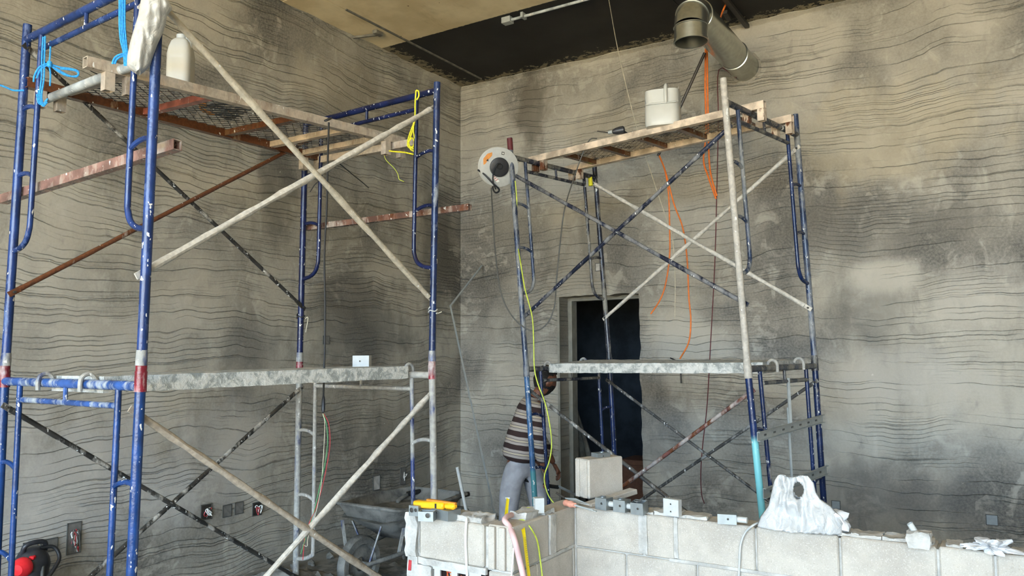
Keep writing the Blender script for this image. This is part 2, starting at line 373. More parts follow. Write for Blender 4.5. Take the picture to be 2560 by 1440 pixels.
M['yellowgreen'] = plain('yellow_green_wire', 'c9d64a', .5); M['levelyellow'] = plain('yellow_tool_body', 'f4b016', .45, var=.05, scale=10)
M['bluerope'] = plain('blue_rope', '2f9be6', .7, var=.2, scale=150)
M['greywire'] = plain('grey_cable', '55544f', .6); M['blackwire'] = plain('black_cable', '232120', .6)
M['whitewire'] = plain('white_cable', 'e8e8e2', .5, var=.04); M['redwire'] = plain('red_wire', 'b5383c', .5)
M['darkredwire'] = plain('dark_red_wire', '5f2226', .6); M['greenwire'] = plain('green_wire', '4f9a5e', .5)
M['string'] = plain('pale_string', 'c6bda6', .8); M['pinkhose'] = plain('pink_hose', 'd8b3b0', .55, var=.06, scale=15)
M['skin'] = plain('skin', '7a4e39', .55, var=.08); M['hair'] = plain('black_hair', '17130f', .7, var=.3, scale=200, bump=.5)
M['denim'] = plain('pale_grey_blue_trousers', 'a5a6ab', .85, var=.12, scale=14); M['shoe'] = plain('dark_shoes', '2b2927', .7)
M['redcap'] = plain('red_plastic', 'd4252c', .35, var=.05); M['blackplastic'] = plain('black_plastic', '2a2b2f', .4, var=.15)
M['timber'] = plain('grey_timber', '6d6a60', .85, var=.25, scale=12); M['cardboard'] = plain('brown_cardboard', '5f3f2d', .85)
M['barrow'] = concrete('mortar_covered_barrow', '4e4e4b', '83827c', 7, bump=.5)
M['jamb'] = plain('grey_door_liner', '8d8a7e', .8, var=.12, scale=9)

# ------------------------------------------------------------------ the shell
HC = 4.64; XR = 9.5; YF = -12.0
def grid_wall(fn, us, zs):                       # lattice of points, fn(u, z) -> point
    mb = MB(); vs = [fn(u, z) for z in zs for u in us]; n = len(us)
    mb.add(vs, [(j*n+i, j*n+i+1, (j+1)*n+i+1, (j+1)*n+i) for j in range(len(zs)-1) for i in range(n-1)]); return mb
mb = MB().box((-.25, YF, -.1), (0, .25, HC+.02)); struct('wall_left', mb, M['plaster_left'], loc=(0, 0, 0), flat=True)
# right wall with the rough door opening
DX0, DX1, DZ = 1.222, 2.10, 2.245; T = .2
mb = MB()
rj = random.Random(3)
zs = [i*DZ/22 for i in range(23)]
xl = [DX0+rj.uniform(-.004, .004) for _ in zs]; xr = [DX1+rj.uniform(-.012, .012) for _ in zs]
xr[-1] = DX1-.005
for i in range(22):
    a, b = zs[i], zs[i+1]
    mb.add([(0, 0, a), (xl[i], 0, a), (xl[i+1], 0, b), (0, 0, b)], [(0, 1, 2, 3)])
    mb.add([(xr[i], 0, a), (XR, 0, a), (XR, 0, b), (xr[i+1], 0, b)], [(0, 1, 2, 3)])
    mb.add([(xl[i], 0, a), (xl[i], T, a), (xl[i+1], T, b), (xl[i+1], 0, b)], [(0, 1, 2, 3)])
    mb.add([(xr[i], 0, a), (xr[i+1], 0, b), (xr[i+1], T, b), (xr[i], T, a)], [(0, 1, 2, 3)])
    mb.add([(0, T, a), (0, T, b), (xl[i+1], T, b), (xl[i], T, a)], [(0, 1, 2, 3)])
    mb.add([(xr[i], T, a), (xr[i+1], T, b), (XR, T, b), (XR, T, a)], [(0, 1, 2, 3)])
xs = [xl[-1]+(xr[-1]-xl[-1])*i/14 for i in range(15)]; zt = [DZ+rj.uniform(-.008, .012) for _ in xs]; zt[0] = zt[-1] = DZ
for i in range(14):
    mb.add([(xs[i], 0, zt[i]), (xs[i+1], 0, zt[i+1]), (xs[i+1], 0, HC), (xs[i], 0, HC)], [(0, 1, 2, 3)])
    mb.add([(xs[i], 0, zt[i]), (xs[i], T, zt[i]), (xs[i+1], T, zt[i+1]), (xs[i+1], 0, zt[i+1])], [(0, 1, 2, 3)])
    mb.add([(xs[i], T, zt[i]), (xs[i], T, HC), (xs[i+1], T, HC), (xs[i+1], T, zt[i+1])], [(0, 1, 2, 3)])
for x0, x1 in ((0, xl[-1]), (xr[-1], XR)):
    mb.add([(x0, 0, DZ), (x1, 0, DZ), (x1, 0, HC), (x0, 0, HC)], [(0, 1, 2, 3)])
    mb.add([(x0, T, DZ), (x0, T, HC), (x1, T, HC), (x1, T, DZ)], [(0, 1, 2, 3)])
struct('wall_right', mb, M['plaster_right'], loc=(0, 0, 0), flat=True)
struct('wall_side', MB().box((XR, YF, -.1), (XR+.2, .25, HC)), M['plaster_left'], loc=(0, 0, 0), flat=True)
struct('floor', MB().box((-.25, YF, -.12), (XR+.2, 3.2, 0)), M['floor'], loc=(0, 0, 0), flat=True)
struct('floor_outside', MB().box((-60, -80, -.4), (70, YF, -.1)), M['groundsand'], loc=(0, 0, 0), flat=True)
# ceiling slab and its shuttering boards (joints left open)
ce = struct('ceiling', MB().box((-.25, YF, HC+.012), (XR+.2, .25, HC+.3)), M['ceiling'], loc=(0, 0, 0), flat=True)
xb = [0, .37, 2.81, 5.25, 7.69, XR]; yb = [YF, -9.91, -8.69, -7.47, -6.25, -5.03, -3.81, -2.59, -1.37, 0]
for i in range(5):
    for j in range(9):
        g_ = .004 if i else .004
        mesh_obj('ceiling_board', MB().box((xb[i]+g_*(i > 0), yb[j]+.001, HC+rj.uniform(0, .004)), (xb[i+1]-g_, yb[j+1]-.001, HC+.02)), M['ceiling'], ce, flat=True)
# thin batten left along the joint, near the wall
one('ceiling_batten', MB().bar((.385, -2.2, HC-.006), (.385, -.15, HC-.006), .018, .012), M['timber'], 'thin pale batten along the ceiling joint beside the left wall', 'batten')
# ragged cove of plaster where walls meet the ceiling
def cove(name, a, b, inward, mat, seed):
    rg = random.Random(seed); mb = MB(); a, b = np.array(a, float), np.array(b, float); N = 90; vs = []
    for i in range(N+1):
        P = lerp(a, b, i/N); q = .5+.5*noise.noise((i*.21, seed, 0)); k = rg.uniform(.6, 1.2)*(.4+q)
        vs += [P-Z*.035*k, P+np.array(inward)*.012*k-Z*.022*k, P+np.array(inward)*.05*k-Z*.004, P+np.array(inward)*.055*k+Z*.01]
    mb.add(vs, [(4*i+j, 4*i+j+1, 4*i+j+5, 4*i+j+4) for i in range(N) for j in range(3)]); return mb
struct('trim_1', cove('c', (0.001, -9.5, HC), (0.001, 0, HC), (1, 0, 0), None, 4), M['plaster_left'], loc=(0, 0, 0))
struct('trim_2', cove('c', (0, -.001, HC), (9, -.001, HC), (0, -1, 0), None, 9), M['plaster_right'], loc=(0, 0, 0))

# inner room beyond the opening
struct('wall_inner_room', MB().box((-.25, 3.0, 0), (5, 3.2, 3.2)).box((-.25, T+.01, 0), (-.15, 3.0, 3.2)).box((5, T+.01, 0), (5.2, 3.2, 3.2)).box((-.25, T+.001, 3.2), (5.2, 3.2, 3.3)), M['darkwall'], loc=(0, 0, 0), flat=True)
d1 = struct('door_1', MB().box((DX0-.03, T+.002, 0), (DX0+.045, T+.11, DZ+.03)).box((DX0+.045, T+.002, DZ-.03), (DX1+.03, T+.11, DZ+.03)), M['jamb'], loc=(DX0, T, 0), flat=True)
mesh_obj('corner_bead', MB().box((DX0-.012, -.006, 0), (DX0+.012, .012, DZ)), M['jamb'], d1, flat=True)

# ------------------------------------------------------------------ block wall
BW = thing('block_wall', 'low unfinished wall of grey concrete blocks with a stepped corner in the foreground', 'wall', (3.1, -3.3, 0))
def block(a, b, mat=None, name='concrete_block', grooves=None, bevel=.006):
    mb = MB().box(a, b)
    o = mesh_obj(name, mb, mat or M['block'], BW, bevel=bevel, flat=True); return o
def jag(lo, hi, n, amp, seed):
    rg = random.Random(seed); return [lo+(hi-lo)*i/n+rg.uniform(-amp, amp) for i in range(n+1)]
WT, FY, RX = .14, -3.27, 3.10                    # thickness, front of the long wing, right side of the return
rb = random.Random(5)
def wing(z0, z1, joints):
    for a, b in zip(joints, joints[1:]):
        d = rb.uniform(-.003, .003)
        block((a+.005, FY+d, z0+.005), (b-.005, FY+WT+d, z1-rb.uniform(.001, .006)))
wing(.69, .90, [3.105, 3.485, 3.650, 4.035, 4.395, 4.770, 4.970, 5.37, 5.77, 6.17, 6.57])
wing(.48, .69, [3.105, 3.390, 3.755, 4.135, 4.53, 4.93, 5.33, 5.73, 6.13, 6.53])
wing(.27, .48, [3.105, 3.30, 3.70, 4.10, 4.50, 4.90, 5.30, 5.70, 6.10, 6.5])
wing(.0, .27, [3.105, 3.50, 3.90, 4.30, 4.70, 5.10, 5.50, 5.90, 6.30, 6.6])
def ret(z0, z1, joints):
    for a, b in zip(joints, joints[1:]):
        d = rb.uniform(-.002, .002)
        block((RX-WT+d, a+.005, z0+.005), (RX+d, b-.005, z1-rb.uniform(.001, .005)))
ret(.69, .90, [-3.865, -3.530, -3.465, FY+WT]); ret(.48, .69, [-3.865, -3.65, -3.28, FY+WT]); ret(.27, .48, [-3.865, -3.53, FY+WT]); ret(0, .27, [-3.865, -3.6, FY+WT])
LYF = -3.875
block((2.565, LYF, .70), (2.945, LYF+WT, .895))
for z0, z1 in ((.27, .48), (0, .27)):
    block((2.50, LYF, z0+.005), (2.72, LYF+WT, z1-.004)); block((2.73, LYF, z0+.005), (2.945, LYF+WT, z1-.004))
# end grooves of the corner block: two raised ribs
for x in (2.972, 3.028): mesh_obj('end_rib', MB().box((x, -3.878, .70), (x+.034, -3.862, .893)), M['block'], BW, bevel=.003, flat=True)
# lumpy cast strip at the left end
def lumpy(x0, x1, y0, y1, z0, z1, amp, seed, nu=5, nv=14):
    """rough mortar lump: a box with a wandering skin"""
    bm = bmesh.new(); bmesh.ops.create_cube(bm, size=1.0)
    bmesh.ops.subdivide_edges(bm, edges=list(bm.edges), cuts=7, use_grid_fill=True)
    mb = MB(); vs = []
    for v in bm.verts:
        P = V3(x0+(v.co.x+.5)*(x1-x0), y0+(v.co.y+.5)*(y1-y0), z0+(v.co.z+.5)*(z1-z0))
        nn = noise.noise_vector(Vector(P*22)+Vector((seed, seed*2, seed*3)))+noise.noise_vector(Vector(P*60)+Vector((seed, 3, 1)))*.5
        vs.append(P+np.array(nn)*amp)
    bm.verts.index_update(); mb.add(vs, [tuple(v.index for v in f.verts) for f in bm.faces]); bm.free(); return mb
mesh_obj('mortar_end', lumpy(2.478, 2.545, LYF-.004, LYF+WT, .70, .905, .012, 3), M['mortar'], BW)
mesh_obj('mortar_end', lumpy(2.490, 2.555, LYF-.004, LYF+WT, .0, .70, .006, 8), M['mortar'], BW)
core = MB().box((3.09, FY+.014, 0), (6.55, FY+WT-.01, .885)).box((RX-WT+.014, -3.85, 0), (RX-.014, FY+.05, .885)).box((2.53, LYF+.02, 0), (2.98, LYF+WT-.014, .48)).box((2.53, LYF+.02, .69), (2.98, LYF+WT-.014, .885)).box((2.53, LYF+.10, .48), (2.98, LYF+WT-.014, .70))
mesh_obj('mortar_bed', core, M['mortar'], BW, flat=True)
# mortar smears on the joints and the top
def smear(name, P, sx, sy, sz, seed, amp=.006): mesh_obj(name, lumpy(P[0]-sx/2, P[0]+sx/2, P[1]-sy/2, P[1]+sy/2, P[2]-sz/2, P[2]+sz/2, amp, seed), M['mortar'], BW)
k = 0
for x, w_ in ((2.72, .10), (2.81, .12), (2.885, .09)):
    k += 1; smear('mortar_lump', (x, LYF+.07, .905), w_, .11, .035, k, .012)
for x in (3.50, 3.60, 3.66, 3.72, 4.42, 4.50, 4.62, 4.72, 4.83, 5.1):
    k += 1; smear('mortar_lump', (x, FY+.075, .899), rb.uniform(.06, .16), .11, rb.uniform(.012, .022), k, .009)
smear('mortar_lump', (3.03, -3.62, .91), .09, .16, .035, 31, .010); smear('mortar_lump', (3.04, -3.50, .905), .09, .10, .022, 32, .008)
smear('mortar_joint', (3.485, FY+.002, .80), .045, .012, .19, 33, .003); smear('mortar_joint', (3.655, FY+.002, .80), .02, .010, .19, 34, .003)
smear('mortar_joint', (RX, -3.497, .80), .012, .055, .19, 35, .003); smear('mortar_joint', (4.07, FY, .695), .9, .012, .014, 36, .003)
smear('mortar_joint', (RX, -3.45, .697), .012, .34, .014, 37, .003); smear('mortar_joint', (2.76, LYF+.003, .685), .40, .014, .03, 38, .004)
smear('mortar_joint', (2.553, LYF+.02, .80), .006, .02, .17, 39, .004); smear('mortar_end_face', (2.59, LYF+.012, .58), .11, .04, .17, 41, .006)
# electrical box row set into the lower course of the left piece
M['backdark'] = plain('dark_box_back', '3a2a26', .8)
ebx = thing('electrical_box_row', 'row of grey flush boxes with loose wires under the left block of the wall', 'electrical box', (2.75, LYF, .5))
mb = MB(); xs_ = [2.575, 2.585, 2.655, 2.690, 2.757, 2.792, 2.859, 2.93]
for i in (0, 2, 4, 6): mb.box((xs_[i], LYF+.002, .50), (xs_[i+1], LYF+.012, .668))
mb.box((2.575, LYF+.0025, .655), (2.93, LYF+.0115, .67)); mesh_obj('frame', mb, M['greyplastic'], ebx, flat=True)
mesh_obj('back_box', MB().box((2.577, LYF+.07, .50), (2.928, LYF+.074, .665)), M['backdark'], ebx, flat=True)
rw = random.Random(11)
for i, (a, b) in enumerate(((2.59, 2.65), (2.70, 2.75), (2.80, 2.85))):
    for q in range(6):
        pts = [(rw.uniform(a, b), LYF+rw.uniform(.02, .06), rw.uniform(.56, .648)) for _ in range(4)]
        mesh_obj('wire', MB().tube(smooth(pts, 4), .0025, 5), M[('orange', 'redwire', 'blackwire', 'whitewire')[q % 4]], ebx)
one('red_paint_mark', MB().obox((2.512, LYF-.0085, .655), (1, 0, 0), (0, 1, 0), (.1, 0, 1), .018, .003, .05), M['redwire'], 'small red paint dab on the left end of the block wall', 'mark')

# loose block on the wall, tilted slab under it
def yawv(a): return V3(math.cos(a), math.sin(a), 0), V3(-math.sin(a), math.cos(a), 0)
pb = onZ(1471, 1249, .918)
ex, ey = yawv(math.radians(68))
lb = thing('loose_concrete_block', 'loose concrete block standing on edge on top of the block wall corner', 'block', pb)
c0 = pb+ex*.128-(-ey)*0+ey*.055+Z*.104
mesh_obj('block_body', MB().obox(c0, ex, ey, Z, .25, .115, .205), M['block'], lb, bevel=.007, flat=True)
for s in (-.03, .03): mesh_obj('end_rib', MB().obox(c0-ex*.128+ey*s, ex, ey, Z, .008, .032, .2), M['block'], lb, bevel=.002, flat=True)
one('tilted_slab', MB().obox(pb+ex*.13-ey*.035-Z*.002, ex+Z*.12, ey, Z-.12*ex, .34, .06, .028), M['block'], 'thin broken slab lying tilted under the loose block on the wall', 'slab', bevel=.004, flat=True)

# ------------------------------------------------------------------ junction boxes and small things on the wall
def junction_box(label, c, yaw, sx=.09, sy=.09, sz=.05, mat='box', holes=(), group=None, tilt=(0, 0), open_top=False, coupler=None):
    """knock-out box: hollow shell with lugs, round knock-outs as separate rings"""
    ex, ey = yawv(yaw); up = unit(Z+ex*tilt[0]+ey*tilt[1]); ex = unit(ex-up*(ex@up)); ey = np.cross(up, ex); c = np.array(c, float)+up*sz/2
    t = thing('junction_box', label, 'junction box', c-up*sz/2, group)
    mb = MB(); w = .003
    for s in (-1, 1):
        mb.obox(c+ex*s*(sx/2-w/2), ex, ey, up, w, sy, sz); mb.obox(c+ey*s*(sy/2-w/2), ex, ey, up, sx-2*w, w, sz)
    mb.obox(c-up*(sz/2-w/2), ex, ey, up, sx-2*w, sy-2*w, w)
    if not open_top: mb.obox(c+up*(sz/2-w/2), ex, ey, up, sx-2*w, sy-2*w, w)
    mesh_obj('box_shell', mb, M[mat], t, flat=True)
    for (fx, fy, fz, r) in holes:                # on the face named by the axis with |1|
        nrm = ex*(fx if abs(fx) == 1 else 0)+ey*(fy if abs(fy) == 1 else 0)+up*(fz if abs(fz) == 1 else 0)
        P = c+ex*fx*sx/2+ey*fy*sy/2+up*fz*sz/2
        mesh_obj('knockout', MB().lathe(P-nrm*.002, nrm, [(0, .0035), (r*.8, .0035), (r, .003), (r, 0)], 14), M['darkmetal'], t)
        mesh_obj('knockout_ring', MB().lathe(P, nrm, [(r, 0), (r, .003), (r*1.18, .003), (r*1.18, 0)], 14), M[mat], t)
    if coupler is not None: mesh_obj('coupler', MB().tube([c+np.array(coupler)*sx*.5, c+np.array(coupler)*(sx*.5+.05)], .014, 12), M['greyplastic'], t)
    return t
H2 = math.pi/2
lp = lambda x, y, z: onZ(x, y, z)
junction_box('small galvanised box with two round holes at the left end of the block wall', lp(1041, 1288, .905), .1, .055, .05, .05, holes=((-.35, -1, .15, .012), (.5, -1, .2, .009)))
junction_box('open galvanised box tipped on its side on the left block', lp(1068, 1301, .90), .35, .075, .05, .045, holes=((.3, -1, .25, .012),), open_top=True)
junction_box('long galvanised box under the yellow tool on the left block', lp(1115, 1296, .90), -.18, .12, .085, .048, holes=((-.3, -1, .3, .004),))
lv = thing('putty_knife_case', 'bright yellow flat tool lying on galvanised boxes at the left end of the wall', 'tool', (2.66, -3.83, .97))
pl, prr = near(1038, 1259, (2.53, -3.885, .975)), near(1140, 1266, (2.78, -3.885, .975))
dv = unit(prr-pl); mb = MB().bar(pl, lerp(pl, prr, .75), .045, .034); mesh_obj('tool_body', mb, M['levelyellow'], lv, bevel=.007)
mesh_obj('tool_tip', MB().bar(lerp(pl, prr, .75), prr, .036, .030), M['levelyellow'], lv, bevel=.009)
mesh_obj('tool_top', MB().bar(lerp(pl, prr, .30)+Z*.022, prr+Z*.012, .02, .012), M['amber'], lv, bevel=.003)
mesh_obj('slot', MB().obox(lerp(pl, prr, .58)+V3(.0, -.0225, 0), dv, (0, 1, 0), Z, .010, .004, .022), M['blackrubber'], lv, flat=True)

junction_box('upright pale metal box on mortar lumps beside the grey scaffold post', near(1347, 1281, (3.03, -3.58, .925)), .75, .045, .045, .072, mat='greyplastic', holes=((-1, .1, .1, .003),))
b0 = onZ(1503, 1268, .902)
for i, (x, y, lab) in enumerate(((1503, 1275, 'first galvanised box right of the screwdriver, joined by a grey coupler'), (1548, 1281, 'middle galvanised box of the three joined on the block wall'), (1592, 1286, 'rightmost and tipped galvanised box of the three joined on the block wall'))):
    junction_box(lab, onZ(x, y, .903)+V3(0, .035, 0), -.12+.06*i, .066, .066, .058, holes=((-.3, .1, 1, .014), (.2, -1, .1, .006)), group=None, open_top=(i == 2), coupler=(yawv(-.12)[0] if i < 2 else None), tilt=(0, -.1 if i == 2 else 0))
junction_box('galvanised box lying on top of the loose concrete block', near(1498, 1149, c0+Z*.103)+V3(0, .02, .001), 1.1, .085, .06, .035, holes=((-.2, -1, .1, .004), (.3, .2, 1, .012)))
junction_box('white square box standing on its edge on the block wall', onZ(1676, 1291, .905)+V3(0, .03, .0), -.2, .085, .03, .078, mat='greyplastic', holes=((0, -1, .42, .004), (0, -1, -.48, .004)))
junction_box('galvanised box with grey coupler beside the white carrier bag', onZ(1812, 1312, .902)+V3(0, .04, 0), .25, .085, .06, .045, holes=((.1, -1, .1, .005),), coupler=yawv(.0)[0])
# screwdriver
sd = thing('screwdriver', 'screwdriver with pale orange handle lying on the wall corner', 'screwdriver', onZ(1420, 1262, .90))
a, b, c = onZ(1411, 1256, .92), onZ(1437, 1263, .92), onZ(1483, 1276, .908)
d_ = unit(b-a); Lh = np.linalg.norm(b-a)
mesh_obj('handle', MB().lathe(a, d_, [(0, 0), (.012, .002), (.017, .012), (.016, Lh*.5), (.018, Lh*.7), (.011, Lh*.85), (.012, Lh), (0, Lh)], 12), plain('salmon_handle', 'e3a08a', .5), sd)
mesh_obj('shaft', MB().tube([b, c], .005, 8), M['channel'], sd); mesh_obj('flat_tip', MB().bar(c, c+unit(c-b)*.02, .013, .004), M['channel'], sd)
# trowel blade behind it
tr = thing('trowel', 'mortar stained trowel lying against the loose block', 'trowel', onZ(1440, 1252, .91))
q = [onZ(1412, 1245, .925), onZ(1440, 1247, .93), onZ(1474, 1262, .912), onZ(1452, 1259, .915)]
mb = MB(); mb.add([*(p_+Z*.002 for p_ in q), *(p_-Z*.002 for p_ in q)], [(0, 1, 2, 3), (7, 6, 5, 4), (0, 4, 5, 1), (1, 5, 6, 2), (2, 6, 7, 3), (3, 7, 4, 0)]); mesh_obj('blade', mb, M['channel'], tr, flat=True)
mesh_obj('shank', MB().tube([q[0], q[0]+unit(q[0]-q[2])*.06+Z*.015], .006, 8), M['darkmetal'], tr)

# conduit stub in mortar, crumpled wrapper
cs = thing('conduit_stub', 'short grey conduit stub standing in a mortar lump on the right part of the wall', 'conduit', onZ(2290, 1362, .90))
a = onZ(2305, 1368, .90)+V3(0, .05, 0); b = near(2274, 1308, a+Z*.14)
mesh_obj('conduit', MB().pipe([a, b], .0125, .003), M['greyplastic'], cs)
mesh_obj('mortar_lump', lumpy(a[0]-.055, a[0]+.03, a[1]-.05, a[1]+.03, .893, .955, .012, 51), M['mortar'], cs)
def crumple(c, sx, sy, sz, seed, amp=.35, sub=4):
    bm = bmesh.new(); bmesh.ops.create_icosphere(bm, subdivisions=sub, radius=1.0); mb = MB(); vs = []
    for v in bm.verts:
        n1 = noise.noise(v.co*1.7+Vector((seed, 0, 0))); n2 = abs(noise.noise(v.co*4.3+Vector((0, seed, 0)))); n3 = abs(noise.noise(v.co*9+Vector((0, seed, 5))))
        k = 1+amp*n1-amp*.9*n2-amp*.4*n3; P = v.co*k; zz = max(P.z, -.75)
        vs.append((c[0]+P.x*sx, c[1]+P.y*sy, c[2]+(zz+.75)*sz))
    bm.verts.index_update(); mb.add(vs, [tuple(v.index for v in f.verts) for f in bm.faces]); bm.free(); return mb
M['bagwhite'] = None
def bag_mat(name, c, alpha, trans=.35):
    g = G(name, .35); co = g.coord(); n_ = g.noise(co, 14, 5, .65, 1.2)
    g.b.inputs['Subsurface Weight'].default_value = 0.0; g.b.inputs['Alpha'].default_value = alpha
    g.b.inputs['Transmission Weight'].default_value = trans
    return g.out(lin(c), g.bump(n_, .8, .012), .38)
M['bagwhite'] = bag_mat('white_carrier_bag', 'bcbcba', 1.0, .0); M['bagclear'] = bag_mat('milky_plastic_sheet', 'c4c2bb', .86, .1); M['foil'] = plain('white_wrapper', 'c9c9c9', .4, var=.1, scale=20, bump=.6)
wr = MB(); cw = onZ(2478, 1392, .90)+V3(0, .06, 0); wr = crumple(cw, .085, .05, .035, 2.3, .9); one('crumpled_wrapper', wr, M['foil'], 'crumpled white plastic wrapper on the far right of the block wall', 'wrapper')
# carrier bag on the wall: a slumped bag with two handle loops, as one skin around a hole
def carrier_bag():
    base = onZ(1990, 1333, .90)+V3(0, .075, 0)
    rx = unit(onZ(2080, 1336, .9)-onZ(1900, 1328, .9)); rx = unit(V3(rx[0], rx[1]*.2, 0)); fy = V3(-rx[1], rx[0], 0)
    t = thing('carrier_bag', 'white plastic carrier bag with handle loops slumped on the block wall', 'bag', base)
    PW = .36/180                                  # metres per photograph pixel at the bag
    # outline measured on the bag (x right of its middle, height), centimetres turned to metres
    out = [(-93, 0), (-84, 22), (-66, 48), (-60, 72), (-52, 103), (-44, 118), (-30, 119), (-20, 113), (0, 122), (20, 121), (33, 105), (37, 84), (46, 70), (66, 58), (82, 40), (90, 24), (89, 0)]
    hole = [(-11, 96), (-3, 104), (9, 104), (12, 93), (9, 80), (-1, 72), (-10, 76)]
    NV, NU = 34, 60; mbf = MB()
    left = lambda h: np.interp(h, [0, 22, 48, 72, 103, 119], [-93, -84, -66, -60, -52, -42])
    right = lambda h: np.interp(h, [0, 24, 40, 58, 70, 84, 105, 121], [89, 90, 82, 66, 46, 37, 33, 20])
    def inhole(x, h):
        return ((x-0.5)/12.0)**2+((h-88)/17.0)**2 < 1
    for side in (-1, 1):
        vs = []; fs = []
        for j in range(NV+1):
            h = 120*j/NV; l, r = left(h), right(h)
            for i in range(NU+1):
                s = i/NU; x = l+(r-l)*s; hh = h
                top = 113+9*math.exp(-((x-12)/16)**2)+6*math.exp(-((x+36)/10)**2)
                hh = min(h, top)
                puff = math.sin(math.pi*s)**.55*(1-.80*(h/120)**1.1)*.070+.001
                P = base+rx*x*PW+Z*hh*PW
                wx = x+10*noise.noise((x*.03, h*.03, 5)); fold = noise.noise((x*.030, h*.022, 3+side))*.035-abs(noise.noise((wx*.055, h*.018+x*.006, 7)))*.045-abs(noise.noise((wx*.11, h*.05, 2)))*.014
                edge = min(1, 4*s, 4*(1-s)); vs.append(P+fy*side*(puff+fold*edge))
        # push vertices near the hole out to its rim so that it has a clean edge
        for q, P in enumerate(vs):
            pass
        for j in range(NV):
            for i in range(NU):
                h = 120*(j+.5)/NV; l, r = left(h), right(h); x = l+(r-l)*(i+.5)/NU
                if inhole(x, h): continue
                f = (j*(NU+1)+i, j*(NU+1)+i+1, (j+1)*(NU+1)+i+1, (j+1)*(NU+1)+i); fs.append(f if side < 0 else tuple(reversed(f)))
        mbf.add(vs, fs)
    o = mesh_obj('bag_skin', mbf, M['bagwhite'], t, angle=180)
    sm = o.modifiers.new('thick', 'SOLIDIFY'); sm.thickness = .0015; sm.offset = 0
    q = base+rx*.06+Z*.06
    mesh_obj('contents', crumple(q+V3(.07, .03, -.06), .09, .05, .06, 6.1, .4, 3), M['foil'], t)
carrier_bag()

# ------------------------------------------------------------------ scaffold towers
def tower(name, label, top, joint, foot, mats, inner=.165, zi=.59, rungs_u=(.965, 1.30), rungs_l=(1.17, .74), rail_u=.05, rail_l=.055, low_rail_gap=.085, hu=1.70):
    """top/joint/foot: dict of post name -> point; frames AB and CD (first two and last two)"""
    names = list(joint); base = np.mean([foot[n] for n in names], axis=0); base[2] = 0
    t = thing(name, label, 'scaffold', base)
    U = lambda n, s: lerp(joint[n], top[n], s)                       # upper post, s in 0..1
    def atz(n, z):
        if z >= joint[n][2]: return lerp(joint[n], top[n], (z-joint[n][2])/(top[n][2]-joint[n][2]))
        return lerp(foot[n], joint[n], z/joint[n][2])
    R1 = .021; R2 = .0135
    for i, n in enumerate(names):
        jn, tp, ft = joint[n], top[n], foot[n]
        mesh_obj('upper_post', MB().pipe([lerp(jn, tp, k/6) for k in range(7)], R1, .004, 16), M[mats[n][0]], t)
        mesh_obj('lower_post', MB().tube([lerp(V3(ft[0], ft[1], ft[2]+.02), jn, k/6) for k in range(7)], R1, 16), M[mats[n][1]], t)
        mesh_obj('post_joint', MB().tube([atz(n, jn[2]-.085), atz(n, jn[2]-.002)], R1+.0035, 16).tube([atz(n, jn[2]-.002), atz(n, jn[2]+.022)], R1+.0015, 16), M[mats[n][2]], t)
        if mats[n][2] == 'redjoint': mesh_obj('mortar_collar', MB().tube([atz(n, jn[2]+.022), atz(n, jn[2]+.05), atz(n, jn[2]+.085)], [R1+.003, R1+.0022, R1+.0006], 16, wob=.05, seed=i), M['dustC'], t)
        mesh_obj('base_plate', MB().box((ft[0]-.06, ft[1]-.06, .001), (ft[0]+.06, ft[1]+.06, .021)), M['darkmetal'], t, flat=True)
    for fi, (p, q) in enumerate(((names[0], names[1]), (names[2], names[3]))):
        for up in (1, 0):
            mt = [M[mats[p][3 if up else 4]], M[mats[q][3 if up else 4]], M[mats[p][5 if up else 6]]]
            zt = (min(top[p][2], top[q][2])-rail_u) if up else joint[p][2]-rail_l
            wdt = np.linalg.norm(atz(p, zt)-atz(q, zt)); s = inner/wdt
            at = lambda n, m_, z, f: lerp(atz(n, z), atz(m_, z), f)
            mesh_obj('top_rail', MB().tube([at(p, q, zt, f/5) for f in range(6)], R1-.001 if up else R1, 14, wob=0), mt[2], t)
            zs2 = zt-low_rail_gap
            mesh_obj('second_rail', MB().tube([at(p, q, zs2, s), at(p, q, zs2, .5), at(p, q, zs2, 1-s)], R2, 10), mt[2], t)
            mesh_obj('rail_stub', MB().tube([at(p, q, zt-.01, .5), at(p, q, zs2, .5)], .010, 8), mt[2], t)
            zb = (joint[p][2]+zi) if up else .55
            for (n, m_, mm) in ((p, q, mt[0]), (q, p, mt[1])):
                pts = [at(n, m_, zt-.012, s), at(n, m_, (zt+zb)/2, s), at(n, m_, zb+.16, s), at(n, m_, zb+.09, s*.96), at(n, m_, zb+.04, s*.80), at(n, m_, zb+.012, s*.5), at(n, m_, zb, s*.12)]
                if not up: pts = [at(n, m_, zt-.012, s), at(n, m_, 1.0, s), at(n, m_, .42, s), at(n, m_, .36, s*.9), at(n, m_, .33, s*.5), at(n, m_, .32, s*.1)]
                mesh_obj('inner_upright', MB().tube(smooth(pts, 3), R2, 10), mm, t)
                for zr in (rungs_u if up else rungs_l):
                    z = joint[p][2]+zr if up else zr
                    mesh_obj('rung', MB().tube(smooth([at(n, m_, z, 0.0), at(n, m_, z+.008, s*.35), at(n, m_, z, s*.7), at(n, m_, z-.02, s)], 3), .0115, 8), mm, t)
    return t, atz

